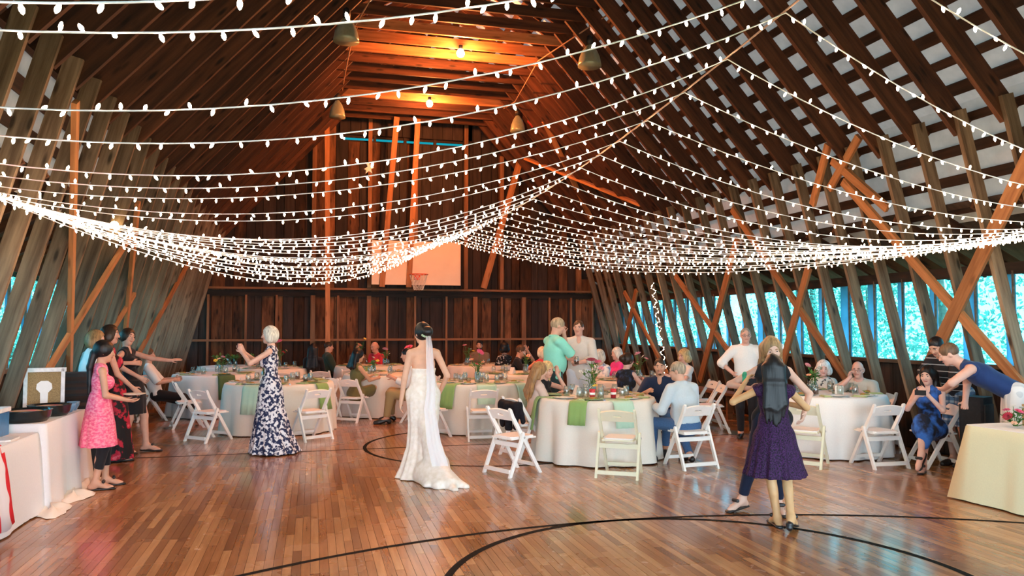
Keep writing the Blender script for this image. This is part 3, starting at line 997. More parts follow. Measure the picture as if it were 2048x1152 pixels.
hanging_cloth('T3', math.radians(-115), .30, .42, M_mint, 'mint-green cloth hanging left of the floral gown')
hanging_cloth('T4', math.radians(-70), .30, .42, M_dkgreen, 'dark green cloth hanging from the left back table')
hanging_cloth('B', math.radians(-105), .30, .36, M_green, 'olive green cloth hanging from the far table')

# ---------------------------------------------------------------- tableware
M_china = plain('white_china', (0.80, 0.78, 0.72), .2, .5, var=.03)
M_greenplate = plain('green_glass_plate', (0.30, 0.42, 0.20), .15, .6, var=.1)
M_jar = clear('jar_glass', (0.90, 0.93, 0.91), .25, .03)
M_red = plain('red_printed_can', (0.62, 0.03, 0.04), .35, .5, var=.1)
M_card = plain('white_card', (0.85, 0.84, 0.80), .7, .2, var=.02)
M_drink = plain('dark_drink', (0.10, 0.03, 0.02), .1, .5)
M_food = two_tone('plated_food', (0.42, 0.20, 0.07), (0.20, 0.28, 0.06), 30, .42, .58, .6, c=(0.6, 0.45, .2))
M_napkin = cloth_mat('sage_napkin', (0.42, 0.48, 0.22))
M_steel = plain('steel', (0.6, 0.6, 0.6), .25, .5, 1.0, var=.03)
pm = MB(); pm.lathe([(.0005, .004), (.085, .004), (.13, .016), (.134, .019), (.13, .021), (.085, .010), (.0005, .010)], 24)
PLATE = pm.mesh('plate', M_china); PLATE_G = pm.mesh('plate', M_greenplate)
fm_ = MB(); fm_.ball((0, 0, .016), (.055, .045, .022), 9, 5); fm_.ball((.04, .035, .014), (.03, .035, .018), 7, 4)
FOOD = fm_.mesh('food', M_food)
jm = MB(); jm.lathe([(.0005, .003), (.036, .003), (.040, .012), (.040, .095), (.033, .112), (.034, .130), (.031, .130), (.030, .112), (.037, .095), (.037, .010), (.0005, .008)], 14)
JAR = jm.mesh('glass', M_jar)
jw = MB(); jw.lathe([(.0005, .010), (.036, .010), (.036, .06), (.0005, .06)], 12)
WATER = jw.mesh('drink', clear('water', (.90, .93, .92), .2, .02)); TEA = jw.mesh('drink', M_drink)
cm = MB(); cm.lathe([(.0005, .0), (.030, .0), (.036, .09), (.0375, .115), (.035, .115), (.031, .02), (.0005, .02)], 14)
CUP = cm.mesh('cup_body', M_red)
kn = MB(); kn.box(-.10, .10, -.012, .012, 0, .003); kn.box(-.10, -.02, -.016, .016, 0, .004)
KNIFE = kn.mesh('cutlery', M_steel)
nk = MB(); nk.box(-.09, .09, -.05, .05, 0, .008, bev=.01); nk.box(-.07, .08, -.04, .045, .008, .018, bev=.015); NAPK = nk.mesh('napkin', M_napkin)
cd = MB(); cd.prism([(-.05, 0), (.05, 0), (.05, .002), (.002, .12), (-.002, .12), (-.05, .002)], .10, origin=(0, -.05, 0), ux=(1, 0, 0), uy=(0, 0, 1), un=(0, 1, 0)); CARD = cd.mesh('card', M_card)
vm = MB(); vm.lathe([(.0005, .002), (.035, .002), (.035, .055), (.032, .055), (.032, .006), (.0005, .006)], 12); VOTIVE = vm.mesh('votive_glass', M_jar)
cn = MB(); cn.lathe([(.0005, .006), (.028, .006), (.028, .032), (.0005, .032)], 10); WAX = cn.mesh('wax', plain('candle_wax', (.85, .75, .55), .5))

def tell_apart(items, tk):
    """alike things on one table: say which row and which place from the left"""
    x, y, R, _ = TABLES[tk]
    L = math.hypot(x, y); fx, fy = x / L, y / L
    rows = {'front': [], 'back': []}
    for o in items:
        dx, dy = o.location.x - x, o.location.y - y
        rows['front' if dx * fx + dy * fy < 0 else 'back'].append((dx * fy - dy * fx, o))
    names = ['leftmost', 'second from left', 'third from left', 'fourth from left', 'fifth from left', 'sixth from left', 'seventh from left']
    for row, li in rows.items():
        for i, (_, o) in enumerate(sorted(li, key=lambda t: t[0])):
            o['label'] = o['label'] + ', ' + row + ' row, ' + names[i]
def setting(tk, seats, where, rg, food=True):
    x, y, R, _ = TABLES[tk]
    made = {'p': [], 'j': [], 'n': [], 'k': []}
    for a in seats:
        a += rg.uniform(-.08, .08)
        r = R - .19
        px, py = x + r * math.cos(a), y + r * math.sin(a)
        t = empty('plate', (px, py, TOP + .003), a, 'dinner plate %s' % where, 'plate', 'dinner plates ' + where); made['p'].append(t)
        place('dish', PLATE if rg.rand() < .7 else PLATE_G, t)
        if food and rg.rand() < .6: place('food', FOOD, t, rot=(0, 0, rg.uniform(0, 6)))
        px, py = x + (R - .36) * math.cos(a + .22), y + (R - .36) * math.sin(a + .22)
        t = empty('drinking_glass', (px, py, TOP + .003), a, 'jar tumbler %s' % where, 'glass', 'jar tumblers ' + where); made['j'].append(t)
        place('glass', JAR, t); place('drink', WATER if rg.rand() < .75 else TEA, t)
        px, py = x + (R - .14) * math.cos(a - .24), y + (R - .14) * math.sin(a - .24)
        made['n'].append(place('napkin', NAPK, loc=(px, py, TOP + .003), rot=(0, 0, a + rg.uniform(-.3, .3)), label='sage napkin %s' % where, cat='napkin', group='napkins ' + where))
        if tk in ('T1', 'T2', 'T3'):
            px, py = x + (R - .18) * math.cos(a + .24), y + (R - .18) * math.sin(a + .24)
            made['k'].append(place('knife', KNIFE, loc=(px, py, TOP + .003), rot=(0, 0, a + .1), label='steel knife %s' % where, cat='cutlery', group='knives ' + where))
    for li in made.values(): tell_apart(li, tk)
rg = np.random.RandomState(5)
circ = lambda n, o=0.0: [2 * PI * k / n + o for k in range(n)]
setting('T1', [math.radians(a) for a in (-112, -68, -155, -25, 20, 65, 110, 155)], 'on the near round table', rg)
setting('T2', [math.radians(a) for a in (-118, -72, -160, -20, 30, 75, 120, 165)], 'on the table beside the window wall', rg)
setting('T3', [math.radians(a) for a in (-130, -88, -45, -5, 40, 85, 130, 175)], 'on the table behind the floral gown', rg)
setting('T7', circ(8, .2), 'on the table behind the bride', rg)
setting('T4', circ(7, .5), 'on the left back table', rg)
setting('T5', circ(7, .1), 'on the table by the crossed-legged woman', rg)
setting('T9', circ(8, .3), 'on the middle right table', rg)
setting('T8', circ(6, .6), 'on the table by the woman in red', rg)
setting('B', circ(6, .4), 'on the far wall table', rg)
setting('T6', circ(5, .0), 'on the far left table', rg)
setting('T10', circ(5, .7), 'on the table by the bearded man', rg)
def on(tk, ang, r):
    x, y, R, _ = TABLES[tk]
    return x + r * math.cos(math.radians(ang)), y + r * math.sin(math.radians(ang))
for ang, r, lab in ((-118, .38, 'red printed drink can left of the flowers on the near round table'), (-75, .36, 'red printed drink can right of the flowers on the near round table')):
    px, py = on('T1', ang, r)
    t = empty('drink_can', (px, py, TOP + .003), label=lab, cat='can', group='red drink cans')
    place('can_body', CUP, t)
    m = MB(); m.lathe([(.0362, .045), (.0368, .075)], 14); m.build('white_band', M_card, t)
for tk, ang, r, lab in (('T1', 130, .28, 'folded white table card behind the flowers on the near round table'), ('T3', -125, .40, 'folded white card on the table behind the floral gown'), ('T8', -110, .40, 'folded white table card on the table by the woman in red'), ('T2', -100, .35, 'folded white card on the table beside the window wall')):
    px, py = on(tk, ang, r)
    place('table_card', CARD, loc=(px, py, TOP + .003), rot=(0, 0, rg.uniform(0, 3)), label=lab, cat='card', group='white table cards')
WHERE = {'T1': 'near round table', 'T2': 'table beside the window wall', 'T7': 'table behind the bride', 'T9': 'middle right table', 'T3': 'table behind the floral gown', 'T5': 'table by the crossed-legged woman'}
for tk in ('T1', 'T2', 'T7', 'T9', 'T3', 'T5'):
    vs = []
    for k in range(3):
        px, py = on(tk, 40 + 120 * k + rg.uniform(-20, 20), .19)
        t = empty('votive_candle', (px, py, TOP + .003), label='glass votive on the ' + WHERE[tk], cat='candle', group='votives by the flowers on table ' + str(list(TABLES).index(tk) + 1))
        place('wax', WAX, place('votive_glass', VOTIVE, t)); vs.append(t)
    tell_apart(vs, tk)
for tk, where in (('T1', 'near round table'), ('T7', 'table behind the bride'), ('T9', 'middle right table'), ('T3', 'floral gown table')):
    vs = []
    for k in range(3):
        px, py = on(tk, rg.uniform(0, 360), rg.uniform(.26, .34))
        t = empty('drinking_glass', (px, py, TOP + .003), 0, 'empty jar in the middle of the %s' % where, 'glass', 'extra jars on the ' + where)
        place('glass', JAR, t); vs.append(t)
    tell_apart(vs, tk)

# ---------------------------------------------------------------- flowers
M_stem = plain('green_stem', (0.06, 0.16, 0.03), .6)
M_leafy = plain('bouquet_leaf', (0.08, 0.22, 0.05), .55, var=.4, scale=12)
PET = {}
def petal_mat(c):
    key = tuple(round(x, 2) for x in c)
    if key not in PET:
        PET[key] = plain('petal', c, .6, .25, var=.22, scale=40, sheen=.2)
    return PET[key]
BLOOM = {}
def bloom_mesh(c, kind):
    key = (tuple(c), kind)
    if key in BLOOM: return BLOOM[key]
    V, Fq = [], []
    rings = ((14, .25, 1.0), (12, .62, .82), (9, .95, .58), (6, 1.25, .34)) if kind == 'dahlia' else ((6, .15, 1.0), (5, .7, .6))
    for n, el, L in rings:
        for i in range(n):
            a = 2 * PI * i / n + el * 3
            ca, sa = math.cos(a), math.sin(a)
            ce, se = math.cos(el), math.sin(el)
            w = .30 * L if kind == 'dahlia' else .42 * L
            base = (0.10 * ca, .10 * sa, .02)
            mid = (L * .6 * ca * ce, L * .6 * sa * ce, L * .6 * se)
            tip = (L * ca * ce, L * sa * ce, L * se * .9 + .03)
            k = len(V)
            V += [base, (mid[0] - sa * w, mid[1] + ca * w, mid[2] + .05), tip, (mid[0] + sa * w, mid[1] - ca * w, mid[2] + .05)]
            Fq += [(k, k + 1, k + 2, k + 3)]
    BLOOM[key] = raw_mesh('bloom', V, Fq, petal_mat(c))
    return BLOOM[key]
CRIM, PINK, HOT, WHT, PEACH, YEL, RASP = (.45, .02, .05), (.80, .30, .36), (.82, .10, .22), (.82, .80, .74), (.82, .45, .28), (.85, .60, .06), (.55, .05, .16)
def bouquet(x, y, z, h, spread, blooms, label, leaves=26, vase='jar', seed=0, group='flower centrepieces', green=1.0):
    rg = np.random.RandomState(seed)
    t = empty('flower_vase' if vase else 'bouquet', (x, y, z), label=label, cat='flowers', group=group)
    vh = .16 if vase else .0
    if vase:
        m = MB(); m.lathe([(.0005, .004), (.05, .004), (.055, .02), (.052, .13), (.042, .15), (.046, .165), (.043, .165), (.039, .15), (.048, .13), (.05, .02), (.0005, .01)], 16); m.build('vase', M_jar, t)
    m = MB()
    tips = []
    for (c, s, dx, dy, hz, kind) in blooms:
        tips.append((dx, dy, hz))
    for k in range(10):
        a = rg.uniform(0, 6.28); r = rg.uniform(.3, 1) * spread
        tips.append((r * math.cos(a), r * math.sin(a), h * rg.uniform(.5, .95)))
    for tx, ty, tz in tips:
        m.tube([(tx * .1, ty * .1, .02 if vase else .01), (tx * .35, ty * .35, vh + (tz - vh) * .45), (tx, ty, tz)], .0035, 4, smooth=False)
    m.build('stems', M_stem, t)
    V, Fq = [], []
    for k in range(leaves):
        tx, ty, tz = tips[rg.randint(len(tips))]
        f = rg.uniform(.45, .95)
        c = np.array((tx * f, ty * f, vh + (max(tz, vh + .02) - vh) * f))
        d = rg.normal(size=3); d[2] = abs(d[2]) * .5; d /= np.linalg.norm(d)
        L = rg.uniform(.035, .075) * green
        s = np.cross(d, (0, 0, 1)); s /= np.linalg.norm(s) + 1e-6
        k0 = len(V)
        V += [c, c + d * L * .5 + s * L * .28, c + d * L, c + d * L * .5 - s * L * .28]
        Fq.append((k0, k0 + 1, k0 + 2, k0 + 3))
    place('leaves', raw_mesh('leaves', V, Fq, M_leafy), t)
    for (c, s, dx, dy, hz, kind) in blooms:
        o = place('bloom', bloom_mesh(c, kind), t, loc=(dx, dy, hz), rot=(rg.uniform(-.3, .9), rg.uniform(-.5, .5), rg.uniform(0, 6)))
        o.scale = (s, s, s)
    return t
px, py = on('T1', 170, .05)
bouquet(px, py, TOP + .003, .42, .17, [(CRIM, .085, -.02, -.03, .44, 'dahlia'), (HOT, .06, .07, -.02, .42, 'dahlia'), (WHT, .04, -.10, -.05, .33, 's'), (WHT, .04, .09, -.08, .32, 's'), (WHT, .035, .02, -.12, .30, 's'), (PINK, .045, .13, .02, .34, 's'), (YEL, .04, -.02, -.16, .14, 's'), (WHT, .04, -.14, .03, .30, 's')], 'centrepiece with a crimson dahlia over dark leaves on the near round table', 60, seed=1, green=1.3)
px, py = on('T7', -165, .05)
bouquet(px, py, TOP + .003, .44, .15, [(HOT, .075, .03, -.03, .46, 'dahlia'), (PEACH, .05, -.10, .02, .34, 'dahlia'), (PEACH, .045, .09, .03, .30, 's'), (CRIM, .04, -.03, -.08, .28, 's'), (YEL, .035, -.12, -.03, .26, 's')], 'centrepiece with a hot pink dahlia right of the bride', 46, seed=2)
bouquet(TABLES['T9'][0] - .05, TABLES['T9'][1] - .1, TOP + .003, .40, .16, [(PINK, .065, 0, 0, .42, 'dahlia'), (WHT, .045, .1, .02, .38, 's'), (PINK, .05, .12, -.05, .34, 'dahlia'), (RASP, .05, -.11, -.02, .30, 'dahlia'), (PEACH, .045, -.06, -.09, .26, 's'), (WHT, .04, .02, .1, .44, 's')], 'centrepiece of pink and white flowers on the middle right table', 46, seed=3)
bouquet(TABLES['T2'][0] - .18, TABLES['T2'][1] + .02, TOP + .003, .38, .14, [(PINK, .05, -.08, 0, .36, 'dahlia'), (WHT, .045, .06, -.04, .33, 's'), (RASP, .04, .08, .04, .28, 's'), (PEACH, .04, -.1, -.05, .24, 's'), (WHT, .04, 0, -.1, .28, 's')], 'centrepiece of pink and white sprigs on the table beside the window wall', 60, seed=4, green=1.1)
bouquet(TABLES['T3'][0] - .25, TABLES['T3'][1] + .25, TOP + .003, .34, .13, [(PINK, .05, 0, 0, .34, 'dahlia'), (YEL, .045, .08, 0, .26, 's'), (WHT, .04, -.08, -.03, .3, 's')], 'centrepiece of mixed flowers half hidden by the floral gown', 40, seed=5)
bouquet(TABLES['T4'][0] + .1, TABLES['T4'][1] - .05, TOP + .003, .30, .14, [(PINK, .05, .03, 0, .30, 'dahlia'), (YEL, .045, -.1, -.03, .24, 's'), (WHT, .04, .1, 0, .26, 's'), (PEACH, .04, -.05, .05, .27, 's')], 'low flowers with pink and yellow blooms on the left back table', 46, seed=6)
bouquet(TABLES['T6'][0] + .05, TABLES['T6'][1], TOP + .003, .52, .15, [(HOT, .10, .0, -.02, .54, 'dahlia'), (CRIM, .05, .1, -.03, .32, 'dahlia'), (YEL, .055, -.05, -.1, .20, 'dahlia'), (PEACH, .04, .16, 0, .36, 's'), (WHT, .04, -.14, 0, .36, 's')], 'tall centrepiece with one big coral red dahlia at the far left', 40, seed=7)
bouquet(TABLES['B'][0] - .25, TABLES['B'][1] - .1, TOP + .003, .56, .14, [(PEACH, .09, .0, -.03, .44, 'dahlia'), (YEL, .04, .12, .02, .60, 's'), (WHT, .045, -.1, 0, .34, 's')], 'tall centrepiece with a pale peach dahlia on the far wall table', 34, seed=8)
bouquet(TABLES['B'][0] + .30, TABLES['B'][1] - .35, TOP + .003, .34, .12, [(PINK, .075, .0, -.03, .36, 'dahlia'), (WHT, .04, .1, 0, .26, 's')], 'short vase with pink blooms in front of the man in red', 30, seed=9)
bouquet(TABLES['T5'][0] + .42, TABLES['T5'][1] - .10, TOP + .003, .46, .12, [(HOT, .095, .0, -.02, .47, 'dahlia'), (CRIM, .06, -.08, -.03, .40, 'dahlia'), (WHT, .04, -.1, .02, .30, 's')], 'centrepiece with a scarlet dahlia hiding the face of the man in khaki', 34, seed=10)
bouquet(TABLES['T5'][0] - .25, TABLES['T5'][1] - .2, TOP + .003, .30, .12, [(WHT, .045, .0, 0, .30, 's'), (YEL, .04, .08, 0, .24, 's')], 'low leafy vase beside the crossed-legged woman', 40, seed=11)
bouquet(TABLES['T10'][0] - .35, TABLES['T10'][1] - .15, TOP + .003, .46, .16, [(PINK, .065, -.06, 0, .44, 'dahlia'), (WHT, .05, .08, 0, .36, 's'), (YEL, .045, .14, 0, .32, 's'), (HOT, .045, .05, -.1, .2, 's')], 'airy centrepiece with pink bloom and pale sprigs in front of the bearded man', 40, seed=12)
bouquet(TABLES['T8'][0] + .18, TABLES['T8'][1] - .15, TOP + .003, .36, .14, [(WHT, .055, -.04, 0, .36, 'dahlia'), (PEACH, .05, .05, 0, .32, 's'), (YEL, .04, .02, -.08, .26, 's')], 'centrepiece of cream flowers in front of the woman in red', 44, seed=13)
for k, (dx, dy) in enumerate(((-.25, -.2), (.1, -.15), (.35, .05), (-.05, .15))):
    bouquet(TABLES['T11'][0] + dx, TABLES['T11'][1] + dy, TOP + .003, .24, .14, [], 'leafy green pot on the far left corner table, ' + ('leftmost', 'second from left', 'third from left', 'fourth from left')[(0, 2, 3, 1)[k]], 60, seed=30 + k, group='pots of greenery in the far left corner', green=1.5)
# ================================================================ buffet tables, boxes, hoop
def draped_box(name, x0, x1, y0, y1, z, mat, label, flare=.06, seed=0, topmat=None):
    """rectangular table under a floor-length cloth with soft folds"""
    rg = np.random.RandomState(seed)
    t = empty(name, ((x0 + x1) / 2, (y0 + y1) / 2, 0), label=label, cat='table', group='buffet tables')
    hx, hy = (x1 - x0) / 2, (y1 - y0) / 2
    per = []
    ns = 26
    cs = [(-hx, -hy), (hx, -hy), (hx, hy), (-hx, hy)]
    for k in range(4):
        a, b = cs[k], cs[(k + 1) % 4]
        L = math.hypot(b[0] - a[0], b[1] - a[1]); m_ = max(6, int(L / .06))
        nx, ny = (b[1] - a[1]) / L, -(b[0] - a[0]) / L
        for i in range(m_):
            f = i / m_
            cx, cy = nx, ny
            if i == 0:
                p = cs[k - 1]; q = (a[0] - p[0], a[1] - p[1]); l2 = math.hypot(*q)
                cx, cy = nx + q[1] / l2, ny - q[0] / l2
            per.append((a[0] + (b[0] - a[0]) * f, a[1] + (b[1] - a[1]) * f, cx, cy, 1.0 if i == 0 else 0.0))
    n = len(per)
    fold = np.convolve(np.tile(rg.uniform(-1, 1, n), 3), np.ones(3) / 3, 'same')[n:2 * n]
    lev = [z, z - .012, z - .1, z * .6, z * .3, .012]
    V, Fq = [], []
    for j, zz in enumerate(lev):
        k = (z - zz) / z
        for i, (px, py, cx, cy, cor) in enumerate(per):
            o = flare * k * (1 + .5 * cor) + fold[i] * .035 * k + (.008 if j else 0)
            V.append((px + cx * o, py + cy * o, zz))
    for j in range(len(lev) - 1):
        for i in range(n):
            Fq.append((j * n + i, j * n + (i + 1) % n, (j + 1) * n + (i + 1) % n, (j + 1) * n + i))
    top = tuple(range(n - 1, -1, -1))
    me = raw_mesh('tablecloth', V, [tuple(reversed(f)) for f in Fq], mat, smooth=True)
    place('tablecloth', me, t)
    m = MB(); m.box(-hx - .004, hx + .004, -hy - .004, hy + .004, z - .004, z + .004); m.build('top_cloth', topmat or mat, t)
    m = MB(); m.box(-hx + .03, hx - .03, -hy + .03, hy - .03, z - .03, z - .006)
    for sx in (-1, 1):
        for sy in (-1, 1):
            m.box(sx * (hx - .08) - .02, sx * (hx - .08) + .02, sy * (hy - .08) - .02, sy * (hy - .08) + .02, 0, z - .03)
    m.build('folding_table', M_ply, t)
    return t
M_buffet = cloth_mat('pale_blue_white_cloth', (0.74, 0.74, 0.74))
draped_box('buffet_table', -2.80, -2.36, 4.6, 7.75, .70, M_buffet, 'near buffet table on the left under a white cloth with a red runner', seed=3)
draped_box('buffet_table', -2.80, -2.32, 7.80, 9.05, .77, M_buffet, 'far part of the buffet table along the left wall, carrying the black pans', seed=4)
draped_box('gift_table', 6.06, 6.85, 3.0, 6.08, .71, M_cream, 'long table on the right under a pale yellow-green cloth with a bouquet on it', flare=.08, seed=5, topmat=M_white)
# pooled cloth at the foot of the buffet
for k, (x, y, a) in enumerate(((-2.25, 7.78, .3), (-2.22, 8.35, .1), (-2.24, 8.95, -.1))):
    m = MB(); rg = np.random.RandomState(60 + k)
    V = []; n = 18
    for j, (r, z) in enumerate(((0, .05), (.5, .045), (.85, .028), (1.0, .004))):
        for i in range(n):
            t_ = 2 * PI * i / n
            rr = r * (1 + .15 * math.sin(3 * t_ + k) + .08 * math.sin(7 * t_))
            V.append((rr * .16 * math.cos(t_), rr * .30 * math.sin(t_), z * (1 + .5 * math.sin(4 * t_ + j))))
    Fq = [(j * n + i, j * n + (i + 1) % n, (j + 1) * n + (i + 1) % n, (j + 1) * n + i) for j in range(3) for i in range(n)]
    place('pooled_cloth', raw_mesh('pooled_cloth', V, Fq, M_ivory, smooth=True), loc=(x, y, 0), rot=(0, 0, a), label='cream cloth pooled on the floor by the buffet, %s from the camera' % ('nearest', 'second', 'third')[k], cat='cloth', group='cloth pooled under the buffet')
# red and white runner hanging over the near buffet's side
def runner_mat():
    m, nt, out = new_mat('red_white_print')
    p = principled(nt, out, .7, .2)
    tc = nt.nodes.new('ShaderNodeTexCoord'); sp = nt.nodes.new('ShaderNodeSeparateXYZ'); nt.links.new(tc.outputs['Object'], sp.inputs[0])
    s = nd(nt, 'ShaderNodeMath', operation='MULTIPLY'); s.inputs[1].default_value = 26; nt.links.new(sp.outputs[2], s.inputs[0])
    sn = nd(nt, 'ShaderNodeMath', operation='SINE'); nt.links.new(s.outputs[0], sn.inputs[0])
    ab = nd(nt, 'ShaderNodeMath', operation='ABSOLUTE'); nt.links.new(sp.outputs[1], ab.inputs[0])
    ma = nd(nt, 'ShaderNodeMath', operation='MULTIPLY_ADD'); ma.inputs[1].default_value = .03; ma.inputs[2].default_value = .11; nt.links.new(sn.outputs[0], ma.inputs[0])
    gt = nd(nt, 'ShaderNodeMath', operation='GREATER_THAN'); nt.links.new(ab.outputs[0], gt.inputs[0]); nt.links.new(ma.outputs[0], gt.inputs[1])
    mx = nd(nt, 'ShaderNodeMix', data_type='RGBA'); nt.links.new(gt.outputs[0], mx.inputs[0]); mx.inputs[6].default_value = (.78, .75, .78, 1); mx.inputs[7].default_value = (.72, .02, .04, 1)
    nt.links.new(mx.outputs[2], p.inputs['Base Color'])
    return m
m = MB()
V, Fq = [], []
for j, (ox, z) in enumerate(((.25, .712), (.0, .712), (-.025, .69), (-.07, .45), (-.10, .22), (-.12, .07))):
    for i in range(7):
        f = i / 6 - .5
        tip = .06 * abs(f) if j == 5 else 0
        V.append((-ox + .008 * math.sin(i * 2), f * .36, z + tip))
for j in range(5):
    for i in range(6): Fq.append((j * 7 + i, j * 7 + i + 1, (j + 1) * 7 + i + 1, (j + 1) * 7 + i))
o = place('table_runner', raw_mesh('table_runner', V, Fq, runner_mat(), smooth=True), loc=(-2.378, 6.78, 0), label='red and white scalloped runner hanging over the near end of the buffet', cat='runner')
sm = o.modifiers.new('thick', 'SOLIDIFY'); sm.thickness = .003
# pans of food
M_iron = plain('black_pan_enamel', (0.015, 0.02, 0.022), .22, .6, .3, var=.1)
M_panfood = two_tone('cooked_food', (0.55, 0.28, 0.08), (0.60, 0.08, 0.14), 9, .4, .6, .5, c=(.7, .55, .25))
for (x, y, z, r, lab) in ((-2.55, 8.02, .775, .22, 'nearer large black pan of food on the buffet'), (-2.49, 8.50, .775, .19, 'farther large black pan on the buffet with a pale lid edge')):
    t = empty('serving_pan', (x, y, z), label=lab, cat='pan', group='black serving pans')
    m = MB(); m.lathe([(.0005, .0), (r * .80, .0), (r * .94, .04), (r, .10), (r * 1.03, .105), (r * .97, .108), (r * .90, .05), (r * .78, .012), (.0005, .012)], 36); m.build('pan', M_iron, t)
    m = MB(); m.lathe([(r * .93, .075), (r * .6, .095), (.0005, .10)], 24); m.build('food', M_panfood, t)
# platter and papers
t = empty('serving_plate', (-2.55, 6.75, .705), label='white platter with bread on the near buffet table', cat='plate')
m = MB(); m.lathe([(.0005, .004), (.14, .004), (.19, .02), (.185, .024), (.13, .01), (.0005, .01)], 28); m.build('dish', M_china, t)
m = MB(); m.ball((0, .02, .03), (.10, .06, .03), 12, 6); m.build('food', M_panfood, t)
t = empty('serving_plate', (-2.55, 7.28, .705), label='flat white tray at the far end of the near buffet table', cat='tray')
m = MB(); m.box(-.17, .17, -.13, .13, 0, .014, bev=.03); m.build('dish', M_china, t)
# framed burlap stand with a pale emblem
M_burlap = plain('brown_burlap', (0.30, 0.21, 0.10), .9, .1, var=.3, scale=120)
M_frame = plain('white_painted_frame', (0.72, 0.72, 0.70), .45)
t = empty('framed_stand', (-2.63, 8.80, .775), math.radians(14), 'white-framed brown burlap board with a pale spoon shape on it, standing on the buffet', 'stand')
m = MB(); m.box(-.16, .16, -.02, .02, .03, .42); m.build('burlap_panel', M_burlap, t)
for a, b, c, d in ((-.18, -.145, 0, .44), (.145, .18, 0, .44), (-.19, .19, .41, .45), (-.18, .18, 0, .035)):
    m = MB(); m.box(a, b, -.035, .03, c, d); m.build('frame_bar', M_frame, t)
m = MB(); m.prism([(-.03, .03), (.03, .03), (.035, .20), (.07, .24), (.065, .29), (.03, .32), (-.03, .32), (-.065, .29), (-.07, .24), (-.035, .20)], .008, origin=(0, -.029, 0)); m.build('emblem', M_card, t)
M_black = plain('matt_black_plastic', (0.014, 0.014, 0.016), .6, .3, var=.2)
t = empty('louvred_box', (-2.50, 9.45, .0), math.radians(15), 'dark slatted speaker cabinet with a pale edge behind the buffet', 'speaker')
m = MB(); m.box(-.2, .2, -.15, .15, .0, 1.14); m.build('cabinet', M_black, t)
for k in range(5):
    m = MB(); m.box(-.17, .19, -.17, -.15, .78 + k * .07, .82 + k * .07); m.build('slat', M_darkboard, t)
m = MB(); m.box(-.23, -.20, -.18, .15, .66, 1.14); m.build('pale_edge', M_frame, t)
M_blue = plain('blue_plastic', (0.04, 0.16, 0.34), .4)
t = empty('cool_box', (-2.62, 7.55, .705), label='blue cool box with a pale lid at the left edge on the buffet', cat='cool box')
m = MB(); m.box(-.12, .06, -.14, .14, 0, .20, bev=.02); m.build('body', M_blue, t)
m = MB(); m.box(-.13, .07, -.15, .15, .205, .24, bev=.02); m.build('lid', M_frame, t)
# bowls behind the pans
for k, (x, y, s) in enumerate(((-2.40, 8.76, .08), (-2.40, 8.95, .06))):
    m = MB(); m.lathe([(.0005, .0), (s * .5, .0), (s * .9, .05), (s, .09), (s * .96, .09), (s * .8, .04), (.0005, .02)], 20)
    m.build('bowl', plain('blue_bowl', (.16, .34, .52), .3), loc=(x, y, .775), label=('blue bowl beside the burlap board', 'small blue bowl just right of the burlap board')[k], cat='bowl', group='blue bowls on the buffet')
# backboard and hoop
M_back = plain('white_backboard', (0.80, 0.66, 0.52), .5, .3, var=.04, scale=3)
M_rim = plain('orange_rim', (0.75, 0.10, 0.04), .4, .5)
M_net = plain('white_net_cord', (0.75, 0.70, 0.62), .8)
t = empty('basketball_hoop', (XC + .12, 18.95, 0), label='basketball backboard with orange rim and net on the end wall', cat='basketball hoop')
m = MB(); m.box(-1.10, 1.10, -.02, .02, 2.66, 3.74, bev=.008); m.build('backboard', M_back, t)
m = MB(); m.tube([(.225 * math.cos(a), -.36 + .225 * math.sin(a), 2.90) for a in np.linspace(0, 2 * PI, 29)[:-1]], .011, 8, closed=True); rim_ = m.build('rim', M_rim, t)
m = MB(); m.box(-.07, .07, -.14, -.02, 2.78, 2.905); m.build('bracket', M_rim, t)
m = MB()
for k in range(12):
    for sg in (-1, 1):
        pts = []
        for j in range(6):
            a = 2 * PI * (k + sg * j * .5) / 12; r = .22 - .022 * j
            pts.append((r * math.cos(a), -.36 + r * math.sin(a), 2.895 - .075 * j))
        m.tube(pts, .0045, 4, smooth=False)
m.build('net', M_net, rim_)
m = MB(); m.box(-.6, -.5, .02, .45, 2.8, 2.9); m.box(.5, .6, .02, .45, 2.8, 2.9); m.box(-.6, -.5, .02, .45, 3.4, 3.5); m.box(.5, .6, .02, .45, 3.4, 3.5); m.build('wall_bracket', M_girt, t)
# right side: speaker, carton, bench, bottle
t = empty('speaker_cabinet', (7.24, 7.14, 0), math.radians(20), 'black speaker cabinet between the plaid shorts and the bouquet', 'speaker')
m = MB(); m.box(-.13, .13, -.13, .13, 0, .86, bev=.02); m.build('cabinet', M_black, t)
m = MB(); m.box(-.10, .10, -.145, -.13, .1, .78); m.build('grille', plain('speaker_cloth', (.03, .03, .03), .9), t)
t = empty('carton', (6.62, 5.75, .717), math.radians(10), 'brown cardboard carton behind the bouquet on the right-hand table', 'box')
m = MB(); m.box(-.15, .15, -.12, .12, 0, .20); m.build('box_body', plain('brown_card', (.36, .22, .10), .8), t)
m = MB(); m.box(-.15, .15, -.20, -.12, .196, .20); m.build('flap', plain('brown_card_flap', (.42, .27, .13), .8), t)
bouquet(6.30, 5.78, .717, .16, .14, [(HOT, .055, -.02, -.06, .14, 'dahlia'), (CRIM, .05, -.10, -.02, .10, 'dahlia'), (WHT, .04, .10, .0, .17, 's'), (WHT, .035, .13, -.05, .13, 's'), (PINK, .035, .04, -.13, .05, 's'), (PEACH, .035, -.12, -.10, .05, 's'), (WHT, .03, .05, .06, .18, 's'), (RASP, .04, -.04, .05, .15, 's')], 'bouquet with a coral red bloom lying on the right-hand table', 60, vase=None, seed=15, group=None, green=1.2)
